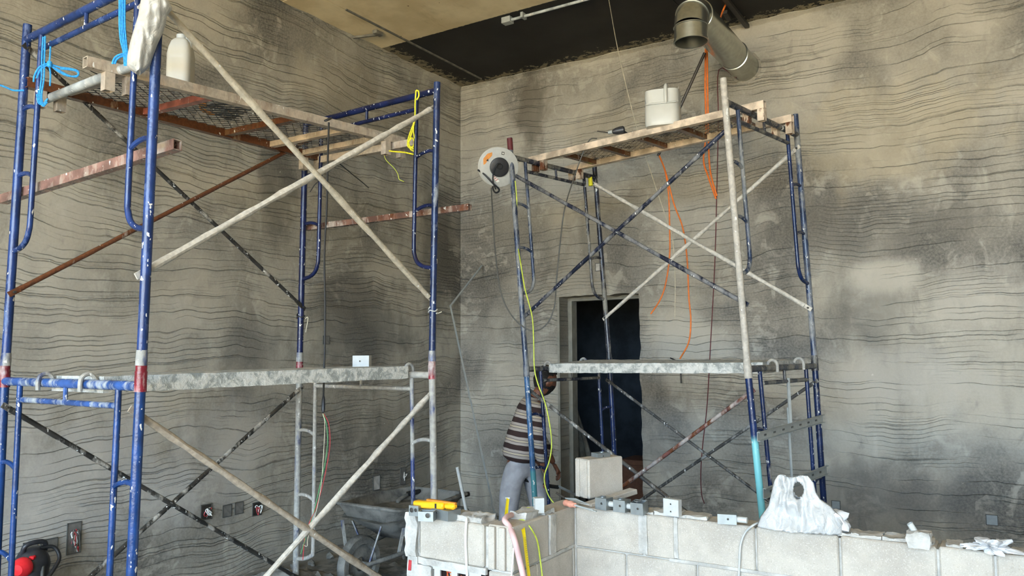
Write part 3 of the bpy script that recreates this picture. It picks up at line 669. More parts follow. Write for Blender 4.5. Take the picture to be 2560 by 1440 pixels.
def brace(t, a, b, mat, r=.0125, lump=0.0, ext=.04, out=(0, 0, 0), seed=1, pin=True):
    """diagonal brace with flattened ends, bolted to the posts"""
    out = np.array(out, float); a = np.array(a)+out; b = np.array(b)+out; d = unit(b-a); n = 26
    A, B = a+d*.03, b-d*.03; pts = [lerp(A, B, i/n) for i in range(n+1)]
    rg = random.Random(seed); rs = [r*(1+lump*rg.uniform(.0, 1)) for _ in pts]
    o = mesh_obj('cross_brace', MB().tube(pts, rs, 10, wob=lump*.22, seed=seed), M[mat], t)
    s = unit(out) if np.linalg.norm(out) > 0 else unit(np.cross(d, Z))
    for e, dd in ((a, d), (b, -d)):
        mesh_obj('brace_end', MB().obox(e+dd*.012, dd, np.cross(s, dd), s, .075, .028, .007), M[mat], o, flat=True)
        if pin: mesh_obj('brace_pin', MB().tube([e-s*.03, e+s*.018], .006, 8), M['darkmetal'], o)

# --- left tower
jm = dict(A=V3(.841, -4.995, 1.634), B=V3(2.060, -5.046, 1.634), C=V3(.917, -3.167, 1.634), D=V3(2.136, -3.218, 1.634))
tm = dict(A=V3(.913, -5.018, 3.334), B=V3(2.132, -5.069, 3.334), C=V3(.990, -3.189, 3.334), D=V3(2.209, -3.241, 3.334))
jL = dict(A=near(13, 925, jm['A']), B=near(353, 927, jm['B']), C=near(749, 912, jm['C']), D=near(1080, 912, jm['D']))
tL = dict(A=near(69, 62, tm['A']), B=near(401, -97, tm['B']), C=near(765, 291, tm['C']), D=near(1093, 206, tm['D']))
fL = dict(A=onZ(-27, 1776), B=onZ(303, 1975), C=onZ(738, 1518), D=onZ(1091, 1612))
TL, atL = tower('scaffold_tower', 'tall blue steel scaffold tower in front of the left wall', tL, jL, fL,
    dict(A=['blueA', 'blueL', 'redjoint', 'blueA', 'blueL', 'blueA', 'greyblueL'], B=['blueB', 'blueL', 'redjoint', 'blueB', 'blueL', 'blueA', 'blueL'],
         C=['blueC', 'dustC', 'redjoint', 'blueC', 'dustD', 'blueC', 'dustD'], D=['blueD', 'dustD', 'redjoint', 'blueC', 'dustC', 'blueC', 'dustD']) if not M.update(greyblueL=steel('blue_rail_dusty', '2d518f', .35, dustc='a4abb0', spots=.6, seed=41)) else None)
def zL(n, px_y):                                 # height on a left-tower post seen at image row px_y
    lo, hi = 0.0, 3.5
    for _ in range(40):
        mid = (lo+hi)/2; P = atL(n, mid); q = AX@(P-CAM); y = 720-F_PX*q[1]/q[2]
        if y > px_y: lo = mid
        else: hi = mid
    return atL(n, lo)
NB = V3(-.033, 0, 0); FB = V3(.033, 0, 0)
brace(TL, zL('B', 683), zL('D', 268), 'creamB2', .0135, .45, out=NB, seed=3)
brace(TL, zL('B', -5), zL('D', 748), 'creamB', .0135, .40, out=NB*.5, seed=4)
brace(TL, zL('A', 731), zL('C', 352), 'rustB', .0125, .1, out=FB, seed=5)
brace(TL, zL('A', 122), zL('C', 768), 'darkB', .0115, .1, out=FB*.5, seed=6)
brace(TL, zL('B', 1030), atL('D', .17), 'tanB', .0135, .5, out=NB, seed=7)
brace(TL, zL('D', 985), atL('B', .19), 'creamB2', .0135, .45, out=NB*.5, seed=8)
brace(TL, zL('A', 1018), atL('C', .19), 'darkB', .0125, .15, out=FB, seed=9)
brace(TL, zL('C', 970), atL('A', .22), 'darkB', .0125, .15, out=FB*.5, seed=10)

# --- right tower
jm = dict(E=V3(1.944, -1.851, 1.627), F=V3(2.147, -.818, 1.627), G=V3(3.717, -2.2, 1.627), H=V3(3.92, -1.167, 1.627))
tm = dict(E=V3(1.854, -1.873, 3.381), F=V3(2.058, -.84, 3.381), G=V3(3.627, -2.222, 3.381), H=V3(3.831, -1.189, 3.381))
jR = dict(E=near(1315, 913, jm['E']), F=near(1523, 893, jm['F']), G=near(1868, 910, jm['G']), H=near(2036, 896, jm['H']))
tR = dict(E=near(1274, 345, tm['E']), F=near(1484, 388, tm['F']), G=near(1808, 196, tm['G']), H=near(1988, 286, tm['H']))
fR = dict(E=onZ(1350, 1453), F=onZ(1549, 1385), G=onZ(1937, 1605), H=onZ(2075, 1500))
TR, atR = tower('scaffold_tower', 'dusty grey and blue scaffold tower in front of the doorway and right wall', tR, jR, fR,
    dict(E=['greyblue', 'tealE', 'greyblue', 'greyblue', 'bluelowF', 'darkF', 'darkF'], F=['darkF', 'bluelowF', 'darkF', 'darkF', 'bluelowF', 'darkF', 'darkF'],
         G=['greyG', 'tealG', 'greyG', 'greyblue', 'bluelowF', 'darkF', 'darkF'], H=['greyblue', 'bluelowF', 'darkF', 'bluelowF', 'bluelowF', 'darkF', 'darkF']),
    inner=.16, zi=.55, rungs_u=(.90, 1.245), rungs_l=(1.22, .82), rail_u=.15, rail_l=.03, low_rail_gap=.09)
def zR(n, px_y):
    lo, hi = 0.0, 3.5
    for _ in range(40):
        mid = (lo+hi)/2; P = atR(n, mid); q = AX@(P-CAM); y = 720-F_PX*q[1]/q[2]
        if y > px_y: lo = mid
        else: hi = mid
    return atR(n, lo)
EG = unit(np.cross(jR['G']-jR['E'], Z)); NB = -EG*.033; FB = EG*.033
brace(TR, zR('E', 437), zR('G', 757), 'navyB', .013, .25, out=NB, seed=13)
brace(TR, zR('G', 318), zR('E', 792), 'navyB', .013, .25, out=NB*.5, seed=14)
brace(TR, zR('F', 460), zR('H', 770), 'creamB2', .0125, .5, out=FB, seed=15)
brace(TR, zR('H', 372), zR('F', 795), 'creamB2', .0125, .5, out=FB*.5, seed=16)
brace(TR, zR('E', 978), atR('G', .36), 'greyB', .0125, .15, out=NB, seed=17)
brace(TR, zR('G', 980), atR('E', .24), 'rustred', .0125, .15, out=NB*.5, seed=18)
brace(TR, zR('F', 952), atR('H', .39), 'greyB', .011, .15, out=FB, seed=19)
brace(TR, zR('H', 955), atR('F', .31), 'greyB', .011, .15, out=FB*.5, seed=20)

# ------------------------------------------------------------------ mesh platforms
def platform(label, na, nb, fa, fb, mats, bars, hookmat, ends, drop=.085, pipe=False):
    """na/nb: the two ends of the near rail, fa/fb: of the far rail; end tubes drop past the carrying pipe at both ends"""
    na, nb, fa, fb = [np.array(q, float) for q in (na, nb, fa, fb)]
    t = thing('scaffold_platform', label, 'platform', (na+fb)/2)
    for a, b, mm in ((na, nb, mats[0]), (fa, fb, mats[1])):
        r_ = mesh_obj('side_rail', MB().hollow(a, b, .045, .05), M[mm], t, flat=True)
        d = unit(b-a)
        for e, dd, (i0, i1) in ((a, d, ends[0]), (b, -d, ends[1])):
            if pipe and e is a:
                c_ = (np.interp(e[0], [PIPE[0][0], PIPE[1][0]], [PIPE[0][1], PIPE[1][1]])-e[1])/dd[1]; i0, i1 = c_-.048, c_+.048
            for off in (i0, i1):
                q = e+dd*off; mesh_obj('hook_leg', MB().hollow(q-Z*.0255, q-Z*(.0255+drop), .043, .045, up=d), M[hookmat], r_, flat=True)
    for f, mm in bars:
        a, b = lerp(fa, fb, f), lerp(na, nb, f); d = unit(b-a); mesh_obj('cross_bar', MB().bar(a+d*.0235, b-d*.0235, .04, .035), M[mm], t, flat=True)
    mb = MB(); N = 20; K = 50; f0, f1 = bars[0][0], bars[-1][0]
    for j in range(N):
        pts = []
        for i in range(K+1):
            s = f0+(f1-f0)*i/K; v = (j+.5+(.5 if (i+j) % 2 else -.5)*1.0)/N
            pts.append(lerp(lerp(fa, fb, s), lerp(na, nb, s), .035+.93*v)+Z*.020)
        mb.tube(pts, .0030, 4)
    o = mesh_obj('mesh_deck', mb, M[mats[2]], t, flat=True); o['kind'] = 'stuff'
    return t
# left: rails carried on two loose pipes
PIPE = [onZ(117, 248, 3.0145), onZ(337, 162, 3.0145)]
nA, nB_ = near(418, 207, V3(1.62, -4.72, 3.06)), V3(1.79, -3.10, 3.062)
dirn = unit(nB_-nA); nA = nB_-dirn*1.98
fB = V3(1.03, -3.09, 3.062); fA = onZ(64, 206, 3.062)
platform('wire mesh scaffold platform with mortar crusted frame on the left blue tower', nA, nB_, fA, fB, ('platpaint', 'platrust', 'mesh'),
    [(.10, 'platpaint'), (.325, 'redbar'), (.60, 'platbrown'), (.775, 'platcream'), (.915, 'platpaint')], 'platpaint', ((.022, .15), (.022, .15)), pipe=True)
zp = 3.062-.025-.0225
pA0, pA1 = onZ(117, 248, zp), onZ(337, 162, zp)
one('support_pipe', MB().pipe([pA0, lerp(pA0, pA1, .5), pA1], .022, .003, 16), M['galv'], 'galvanised pipe tied under the near end of the left mesh platform', 'pipe')
qa, qb = onY(800, 402, -3.185), onY(1043, 350, -3.185); qa[2] = qb[2] = zp
one('support_tube', MB().hollow(qa, qb, .042, .044), M['platpaint'], 'pale square tube carrying the far end of the left mesh platform', 'tube', flat=True)
# right: hung on the tower's own top rails
def railR(p, q, f, z): return lerp(atR(p, z), atR(q, z), f)
zr = min(tR['E'][2], tR['F'][2])-.15+.0455; zr2 = min(tR['G'][2], tR['H'][2])-.15+.0455
e0, e1 = railR('E', 'F', .315, zr), railR('G', 'H', .345, zr2); f0, f1 = railR('E', 'F', .75, zr), railR('G', 'H', .745, zr2)
d1_ = unit(e1-e0)
platform('wire mesh platform with cream frame across the top of the right tower', e0-d1_*.10, e1+d1_*.09, f0-d1_*.10, f1+d1_*.09, ('platcream', 'platcream', 'meshwarm'),
    [(.16, 'platbrown'), (.33, 'platbrown'), (.50, 'platbrown'), (.67, 'platbrown'), (.86, 'platbrown')], 'rusthook', ((.145, .060), (.022, .125)), drop=.08)

# ------------------------------------------------------------------ lower planks, hooked over the joint rails
def plank(label, a, b, fa, fb, th, rail_r=.021):
    a, b, fa, fb = [np.array(q, float) for q in (a, b, fa, fb)]
    t = thing('scaffold_plank', label, 'plank', (a+fb)/2); n = 40; mb = MB(); vs = []; rg = random.Random(int(a[0]*1000))
    for i in range(n+1):
        s = i/n; N_, F_ = lerp(a, b, s), lerp(fa, fb, s); w = lambda k: k*(.5+.5*noise.noise((s*16, k*50, a[0])))+k*rg.uniform(-.3, .3)
        vs += [N_-Z*(th+w(.006)), N_+Z*w(.004), lerp(N_, F_, .5)+Z*w(.006), F_+Z*w(.004), F_-Z*th]
    fs = [(5*i+j, 5*i+(j+1) % 5, 5*i+5+(j+1) % 5, 5*i+5+j) for i in range(n) for j in range(5)]
    mb.add(vs, fs+[(4, 3, 2, 1, 0), tuple(5*n+k for k in range(5))]); mesh_obj('deck', mb, M['plank'], t, angle=50)
    d = unit(b-a)
    for P, s in ((a, -1), (b, 1), (fa, -1), (fb, 1)):
        inn = (unit(fa-a) if (P is a or P is b) else unit(a-fa))*.04; c = P+inn-Z*.026+d*s*.045
        pts = [c-d*s*.03+Z*.01, c-d*s*.026+Z*.026, c-d*s*.012+Z*.038, c+d*s*.004+Z*.040, c+d*s*.022+Z*.030, c+d*s*.031+Z*.008, c+d*s*.031-Z*.035]
        mesh_obj('hook', MB().tube(smooth(pts, 3), .010, 8), M['dustD'], t)
    return t
def railL_(p, q, f): return lerp(jL[p], jL[q], f)-Z*.055
a0, a1 = railL_('A', 'B', .69), railL_('C', 'D', .88); b0, b1 = railL_('A', 'B', .31), railL_('C', 'D', .48)
dd = unit(a1-a0)
plank('mortar caked steel plank across the lower level of the left blue tower', a0+dd*.045+Z*.026, a1-dd*.045+Z*.045, b0+dd*.045+Z*.026, b1-dd*.045+Z*.045, .068)
def railR_(p, q, f): return lerp(jR[p], jR[q], f)-Z*.03
a0, a1 = railR_('E', 'F', .20), railR_('G', 'H', .30); b0, b1 = railR_('E', 'F', .70), railR_('G', 'H', .78); dd = unit(a1-a0)
plank('mortar caked steel plank across the lower level of the right tower', a0+dd*.045+Z*.026, a1-dd*.045+Z*.026, b0+dd*.045+Z*.026, b1-dd*.045+Z*.026, .065)
junction_box('white dusty junction box standing on the left tower plank', near(905, 919, V3(1.50, -3.55, 1.620))*V3(1, 1, 0)+Z*1.606, .55, .10, .08, .075, mat='greyplastic', holes=((-.1, -1, .1, .005),))

# loose square tubes lying across the frames
a, b = onY(8, 499, -4.955), onY(444, 362, -4.955)
one('square_tube', MB().hollow(a, b, .042, .046, .004), M['squaretube'], 'pinkish red square steel tube lying across the near frame of the left tower', 'tube', flat=True)
a, b = onY(766, 570, -3.12), onY(1175, 518, -3.12)
one('square_tube', MB().hollow(a, b, .036, .038, .004), M['squaretube2'], 'brown square steel tube lying across the far frame of the left tower', 'tube', flat=True)
# galvanised channels and rods tied to the right end of the right tower
ox = unit(np.cross(jR['H']-jR['G'], Z))*.05
def chan(label, p0, p1, h):
    a, b = near(*p0, atR('G', 1.2)+ox), near(*p1, atR('H', 1.2)+ox)
    t = thing('steel_channel', label, 'channel', (a+b)/2); mesh_obj('web', MB().bar(a, b, .003, h), M['channel'], t, flat=True)
    d = unit(b-a); s = unit(np.cross(d, Z)); mesh_obj('flange', MB().bar(a+Z*h/2+s*.008, b+Z*h/2+s*.008, .02, .003).bar(a-Z*h/2+s*.008, b-Z*h/2+s*.008, .02, .003), M['channel'], t, flat=True)
    for i in range(7): mesh_obj('slot', MB().obox(lerp(a, b, .1+i*.13)+s*.003, d, s, Z, .030, .004, h*.22), M['greywire'], t, flat=True)
chan('upper slotted galvanised channel across the end of the right tower', (1893, 1092), (2056, 1046), .05)
chan('lower galvanised channel across the end of the right tower above the white bag', (1908, 1234), (2066, 1174), .055)
a, b = near(1970, 945, lerp(atR('G', 1.5), atR('H', 1.5), .55)+ox*1.3), near(1984, 1195, lerp(atR('G', .8), atR('H', .8), .5)+ox*1.3)
one('hanging_rod', MB().bar(a, lerp(a, b, .55), .018, .012).bar(lerp(a, b, .30)-ox*.25, b-ox*.25, .013, .010), M['channel'], 'thin galvanised strip hanging upright between the two channels', 'strip', flat=True)

# ------------------------------------------------------------------ ropes, bags, jugs on the towers
def cord(name, pts, r, mat, label, cat, group=None, k=6, n=6): return one(name, MB().tube(smooth(pts, k), r, n), M[mat], label, cat, group)
iA = lerp(atL('A', 3.0), atL('B', 3.0), .16)     # the inner upright by post A
at_ = lambda x, y, P=iA: near(x, y, P)
t = thing('blue_rope', 'blue rope coiled and knotted on the leftmost post of the left tower', 'rope', iA)
def rp(t, pts, r=.0042, mat='bluerope', name='strand', k=6): return mesh_obj(name, MB().tube(smooth(pts, k), r, 6), M[mat], t)
fr = iA+V3(0, -.035, 0)
for pts in ([(108, 92), (105, 140), (104, 190), (100, 235), (106, 262), (116, 250)], [(113, 90), (111, 150), (110, 195), (104, 240), (110, 264), (119, 246)], [(127, 102), (125, 140), (123, 160), (126, 185), (125, 215)],
            [(123, 158), (108, 162), (95, 172), (86, 190), (84, 205)], [(124, 161), (112, 166), (100, 176), (92, 196)], [(96, 225), (98, 250), (108, 265), (118, 255)], [(92, 235), (97, 258), (110, 262)],
            [(124, 160), (150, 168), (178, 172), (195, 178), (193, 189), (170, 190), (145, 178), (126, 163)], [(124, 162), (148, 176), (170, 188), (190, 192), (196, 184), (186, 176), (150, 172)]):
    rp(t, [at_(*q, fr) for q in pts])
mesh_obj('knot', MB().lathe(at_(124, 161, fr)-Z*.018, Z, [(0, 0), (.011, .006), (.013, .018), (.010, .032), (0, .038)], 10), M['bluerope'], t)
cord('blue_rope_end', [at_(-6, 211, fr), at_(14, 218, fr), at_(34, 226, fr), at_(60, 226, fr)], .0045, 'bluerope', 'loose blue rope end reaching out at the left edge past the first post', 'rope')
iB = lerp(atL('A', 3.1), atL('B', 3.1), .865)+V3(0, -.03, 0)
t = thing('blue_rope', 'blue rope hanging in long strands beside the plastic bag', 'rope', iB)
for dx in (0, 4, 8, 13): rp(t, [at_(298+dx*1.1, -80, iB), at_(299+dx, 0, iB), at_(299+dx, 60, iB), at_(302+dx, 100, iB), at_(309+dx*.7, 130, iB), at_(312+dx*.6, 165, iB)], .0042)
rp(t, [at_(310, 134, iB), at_(296, 138, iB), at_(286, 146, iB), at_(281, 160, iB)]); rp(t, [at_(312, 138, iB), at_(300, 143, iB), at_(291, 150, iB), at_(287, 160, iB)])
# milky plastic sheet hung over post B
pb_ = atL('B', 3.0)
t = thing('plastic_bag', 'milky torn plastic bag tied round the near post of the left tower', 'bag', pb_)
rowsB = [(-95, 372, 432), (-40, 366, 428), (0, 352, 421), (22, 348, 432), (40, 345, 417), (62, 338, 414), (85, 331, 406), (110, 324, 394), (140, 318, 383), (165, 317, 375), (176, 326, 366), (184, 340, 352)]
mb = MB(); NU = 26; vs = []; rows = []
ys = np.array([r_[0] for r_ in rowsB], float)
for j in range(45):
    y = -95+279*j/44; l = np.interp(y, ys, [r_[1] for r_ in rowsB]); r_ = np.interp(y, ys, [q[2] for q in rowsB]); rows.append((y, l, r_))
fwd = unit((pb_-CAM)*V3(1, 1, 0))
for side in (1, -1):
    vs = []
    for (y, l, r_) in rows:
        for i in range(NU+1):
            s = i/NU; x = l+(r_-l)*s; P = near(x, y, pb_-fwd*.045)
            puff = math.sqrt(max(0, 1-(2*s-1)**2))*.040*(1 if side > 0 else .35)
            fold = abs(noise.noise((x*.05, y*.012, 2.0)))*.03+noise.noise((x*.13, y*.03, 5))*.008+noise.noise((x*.02, y*.05, 9))*.012
            e = min(1, 5*s, 5*(1-s)); vs.append(P-fwd*side*(puff+fold*e*.8))
    mb.add(vs, [(j*(NU+1)+i, (j+1)*(NU+1)+i, (j+1)*(NU+1)+i+1, j*(NU+1)+i+1)[::side] for j in range(44) for i in range(NU)])
mesh_obj('bag_skin', mb, M['bagclear'], t, angle=180)
mesh_obj('tie', MB().tube([pb_+V3(math.cos(a)*.026, math.sin(a)*.026, -.02+.004*math.sin(a*3)+.12) for a in np.linspace(0, 2*math.pi, 20)], .006, 6), M['bagclear'], t)

def jug(label, base, yaw, w, h, cut=True):
    """square can with rounded corners; the cut one is open at the top with its grip left as a post in front"""
    ex, ey = yawv(yaw); t = thing('plastic_can', label, 'can', base); n = 40
    def ring(k, z, inset=0.0, slope=0.0):
        out = []
        for i in range(n):
            a = 2*math.pi*i/n; c, s = math.cos(a), math.sin(a); p_ = 4.5
            rr = 1/((abs(c)**p_+abs(s)**p_)**(1/p_)); x, y = rr*c*(w/2*k-inset), rr*s*(w/2*k*.92-inset)
            out.append(base+ex*x+ey*y+Z*(z+slope*(x+w/2)/w))
        return out
    mb = MB()
    if cut:
        prof = [(.95, .002), (.985, .012), (1, .03), (1, h*.47), (.965, h*.49), (.965, h*.51), (1, h*.53), (1, h*.70), (.985, h*.84)]
        prof2 = [(.97, h*.84), (.975, h*.53), (.975, .03), (.93, .010)]
        rg_ = [ring(k, z) for k, z in prof]
        rim = [P+Z*(h*(.14*max(0, 1-abs(1.5*((P-base)@ex)/w-.1)**2))*(1 if (P-base)@ey > -.05*w else -.3)) for P in ring(.93, h*.88)]; rimi = [P-Z*.002 for P in [base+(q-base)*V3(.975, .975, 1) for q in rim]]
        rg_ += [rim, rimi]+[ring(k, z) for k, z in prof2]
    else:
        prof = [(.93, .002), (.98, .014), (1, .035), (1, h*.55), (.985, h*.57), (1, h*.59), (1, h*.66), (.9, h*.80), (.72, h*.92), (.45, h*.985), (.2, h)]
        rg_ = [ring(k, z) for k, z in prof]
    if cut:
        for r_ in rg_[7:11]:
            for i, q in enumerate(r_):
                yy = (q-base)@ey; xx = (q-base)@ex
                if yy < -.12*w and abs(xx) < .46*w: r_[i] = q+ey*(-.12*w-yy)
    vs = [q for r_ in rg_ for q in r_]; fs = [(j*n+i, j*n+(i+1) % n, (j+1)*n+(i+1) % n, (j+1)*n+i) for j in range(len(rg_)-1) for i in range(n)]
    fs += [tuple(range(n-1, -1, -1)), tuple(range((len(rg_)-1)*n, len(rg_)*n))] if not cut else [tuple(range(n-1, -1, -1)), tuple(range((len(rg_)-1)*n, len(rg_)*n))]
    mb.add(vs, fs); mesh_obj('can_body', mb, M['whiteplastic'], t, angle=50)
    if cut:
        a = base-ey*w*.44+ex*w*.14; mesh_obj('grip', MB().tube(smooth([a+Z*h*.50, a-ey*.014+Z*h*.56, a-ey*.018+Z*h*.72, a-ey*.008+Z*h*.86, a+ey*.015+Z*h*.93], 4), .013, 10), M['whiteplastic'], t)
        mesh_obj('shoulder_step', MB().obox(base-ey*w*.462+Z*h*.50, ex, ey, Z, w*.86, .012, h*.03), M['whiteplastic'], t, bevel=.003)
    else:
        mesh_obj('cap', MB().lathe(base+Z*(h-.004), Z, [(.0, 0), (.026, 0), (.026, .022), (0, .022)], 16), M['greyplastic'], t)
        mesh_obj('can_handle', MB().tube(smooth([base+ex*w*.22+Z*h*.93, base+ex*w*.22+Z*(h+.008), base+ex*w*.34+Z*(h-.01), base+ex*w*.40+Z*h*.82], 4), .008, 8), M['whiteplastic'], t)
    return t
zd = 3.062+.0275
P1 = onZ(436, 209, zd)+V3(-.075, .085, 0)
jug('white plastic can on the left platform behind the hanging plastic bag', V3(P1[0], P1[1], zd), .6, .125, .285, cut=False)
zd2 = zr+.0275
P2 = onZ(1630, 304, zd2); jug('white cut open plastic can used as a bucket on the right platform', P2+V3(.0, .215, 0), math.radians(14), .245, .31)

# orange handled tool lying on the left mesh deck
zt_ = 3.062+.026
t = thing('float_trowel', 'black plasterer float with orange handles lying on the left mesh platform', 'tool', onZ(590, 272, zt_))
g0 = onZ(575, 288, zt_)
def q_(x, y, dz=0): return onZ(x, y, zt_)+Z*dz
mb = MB(); c4 = [q_(508, 272), q_(572, 304), q_(630, 276), q_(560, 252)]
mb.add([*(p_+Z*.003 for p_ in c4), *(p_+Z*.012 for p_ in c4)], [(3, 2, 1, 0), (4, 5, 6, 7), (0, 1, 5, 4), (1, 2, 6, 5), (2, 3, 7, 6), (3, 0, 4, 7)]); mesh_obj('plate', mb, M['blackplastic'], t, flat=True)
for lst in ([(503, 262), (503, 278), (520, 288), (537, 291)], [(512, 264), (515, 275), (528, 282)], [(556, 261), (575, 268), (600, 275)], [(560, 266), (580, 272)]):
    mesh_obj('handle_loop', MB().tube(smooth([q_(*p_, .016) for p_ in lst], 4), .011, 8), M['amber'], t)
eN = nA+dirn*1.02+Z*.026
t = thing('orange_strap', 'orange cord end lying over the near rail of the left platform', 'cord', near(575, 238, eN))
mesh_obj('cord_part', MB().tube(smooth([near(x, y, eN)+Z*.004 for x, y in ((562, 233), (578, 236), (590, 240), (600, 244))], 4), .006, 6), M['amber'], t)

# black lead hanging off the platform and the thin wires below it
pl_ = near(820, 303, nA+dirn*1.5)
t = thing('hanging_lead', 'black cable hanging from the left platform down past the plank', 'cable', pl_)
hz = lambda x, y, dz=0: near(x, y, V3(pl_[0]+.02, pl_[1]-.02, 2.0))
mesh_obj('cable_run', MB().tube(smooth([hz(*q) for q in ((822, 306), (819, 420), (817, 520), (811, 640), (813, 760), (812, 860), (810, 940), (808, 1005))], 5), .0055, 8), M['blackwire'], t)
mesh_obj('plug', MB().lathe(hz(808, 1032), hz(809, 985)-hz(808, 1032), [(0, 0), (.007, .003), (.011, .02), (.010, .075), (.006, .095), (0, .1)], 10), M['blackplastic'], t)
mesh_obj('hook_wrap', MB().tube([hz(820, 303)+V3(.012*math.cos(a), .02*math.sin(a), .012*math.sin(a)+.01) for a in np.linspace(0, 9, 24)], .006, 6), M['blackwire'], t)
for mat, lab, pts in (('redwire', 'red', ((809, 1034), (822, 1060), (825, 1110), (818, 1160), (805, 1220), (790, 1270), (765, 1330), (757, 1400))), ('greenwire', 'green', ((808, 1034), (816, 1062), (819, 1105), (813, 1155), (803, 1200), (786, 1275), (772, 1320), (752, 1385))),
                      ('string', 'pale orange', ((807, 1034), (812, 1065), (806, 1180), (799, 1240), (785, 1300), (770, 1345), (768, 1365), (757, 1362)))):
    cord('thin_wire', [hz(*q) for q in pts],   .0021, mat, 'thin %s wire hanging below the black plug of the left tower' % lab, 'wire')
cord('black_wire', [near(850, 410, V3(1.3, -3.2, 2.9)), near(880, 435, V3(1.1, -3.1, 2.8)), near(905, 455, V3(1.0, -3.0, 2.8)), near(922, 470, V3(.95, -3.0, 2.75))], .0035, 'blackwire', 'short black wire trailing right from under the left platform end', 'wire')
cord('black_wire', [near(800, 450, V3(1.3, -3.2, 2.9)), near(787, 462, V3(1.25, -3.2, 2.8)), near(775, 480, V3(1.2, -3.2, 2.7))], .003, 'blackwire', 'short black wire curling down beside the back post of the left tower', 'wire')
# yellow rope on the far frame
yD = lerp(atL('D', 3.05), atL('C', 3.05), .155)+V3(.0, -.035, 0)
t = thing('yellow_rope', 'yellow rope knotted round the far inner upright of the left tower', 'rope', yD)
for pts in ([(1040, 226), (1038, 260), (1037, 300), (1030, 330), (1024, 350), (1022, 362), (1032, 372)], [(1036, 305), (1028, 325), (1020, 350), (1020, 366), (1030, 370), (1036, 355), (1030, 345), (1024, 352)], [(1034, 303), (1034, 330), (1037, 350), (1036, 372), (1028, 366)],
            [(1020, 348), (1026, 372), (1034, 378), (1038, 388)], [(1034, 386), (1010, 381), (985, 379), (972, 377)], [(1040, 226), (1046, 228), (1047, 240), (1042, 250)]):
    rp(t, [near(*q, yD) for q in pts], .0048, 'yellowrope')
cord('yellow_twine', [near(x, y, V3(1.75, -3.17, 2.9)) for x, y in ((958, 372), (964, 398), (985, 420), (995, 436), (998, 448), (1010, 454))], .0022, 'yellowgreen', 'thin yellow strand dangling from the far hooks of the left platform', 'cord')

# ------------------------------------------------------------------ cable reel on the right tower
pe = atR('E', 3.1); cr_ = near(1248, 418, pe+V3(-.12, -.10, 0)); axr = unit(unit(CAM-cr_)+V3(.30, .0, -.10)+AX[0]*.0)
t = thing('cable_reel', 'white cable reel with black hub hanging on the front left post of the right tower', 'cable reel', cr_)
mesh_obj('front_flange', MB().lathe(cr_, axr, [(0, -.004), (.148, -.004), (.153, 0), (.148, .004), (.060, .005), (0, .005)], 40), M['greyplastic'], t)
mesh_obj('rear_flange', MB().lathe(cr_-axr*.085, axr, [(0, -.004), (.148, -.004), (.153, 0), (.148, .004), (0, .004)], 40), M['whiteplastic'], t)
mesh_obj('drum', MB().lathe(cr_-axr*.085, axr, [(.07, 0), (.07, .08)], 24), M['blackplastic'], t)
mb = MB(); rg = random.Random(2)
sx_ = unit(np.cross(axr, Z)); sy_ = np.cross(sx_, axr)*1.0; sy_ = -sy_ if sy_[2] < 0 else sy_; sx_ = np.cross(sy_, axr)
for k in range(7): mb.lathe(cr_-axr*(.075-.010*k), axr, [(.085+.01*rg.random(), 0), (.098, .003), (.085, .009)], 24)
mesh_obj('wound_cable', mb, M['greywire'], t)
mesh_obj('hub', MB().lathe(cr_+axr*.004, axr, [(.076, 0), (.074, .014), (.06, .018), (0, .018)], 28), M['blackplastic'], t)
mesh_obj('socket', MB().lathe(cr_+axr*.022+sx_*.002+sy_*.006, axr, [(.026, 0), (.026, .012), (.02, .012), (.018, .002), (0, .002)], 18), M['blackrubber'], t)
def sticker(name, poly, mat, h=.0058): # flat label on the flange
    mb = MB(); n = len(poly); mb.add([cr_+axr*h+sx_*x+sy_*y for x, y in poly]+[cr_+axr*(h-.0012)+sx_*x+sy_*y for x, y in poly], [tuple(range(n))]+[(i, n+i, n+(i+1) % n, (i+1) % n) for i in range(n)]); return mesh_obj(name, mb, mat, t, flat=True)
M['orangelabel'] = plain('orange_label', 'e79a4e', .5, var=.05)
sticker('orange_label', [(-.126, .012), (-.130, .058), (-.10, .098), (-.062, .112), (-.062, .086), (-.092, .050), (-.112, .020)], M['orangelabel'])
sticker('warning_triangle', [(-.108, .046), (-.092, .060), (-.088, .040)], M['blackplastic'], .0066)
sticker('white_label', [(-.056, -.075), (-.012, -.118), (.008, -.108), (-.036, -.062)], M['whitewire'])
for i in range(3): sticker('red_print_line', [(-.050+.012*i, -.080-.011*i), (-.030+.012*i, -.068-.011*i), (-.028+.012*i, -.072-.011*i), (-.048+.012*i, -.084-.011*i)], M['redwire'], .0066)
sticker('grey_emblem', [(.012, .096), (.012, .120), (.034, .118), (.034, .094)], M['greywire']); sticker('emblem_centre', [(.018, .102), (.018, .113), (.028, .112), (.028, .101)], M['whitewire'], .0066)
fr_ = [near(1195, 425, cr_-axr*.01), near(1212, 437, cr_+axr*.03), near(1232, 458, cr_+axr*.03), near(1248, 474, cr_), near(1240, 482, cr_-axr*.03), near(1232, 470, cr_-axr*.08), near(1236, 440, cr_-axr*.10)]
mesh_obj('stand_tube', MB().tube(smooth(fr_, 4), .007, 8), M['blackplastic'], t)
mesh_obj('red_tape', MB().tube([atR('E', tR['E'][2]-.10), atR('E', tR['E'][2]-.004)], .0222, 14), M['darkredwire'], TR)
pE2 = lambda x, y, off=.05: near(x, y, lerp(pe, cr_, .4)+V3(off*.3, -off, 0))
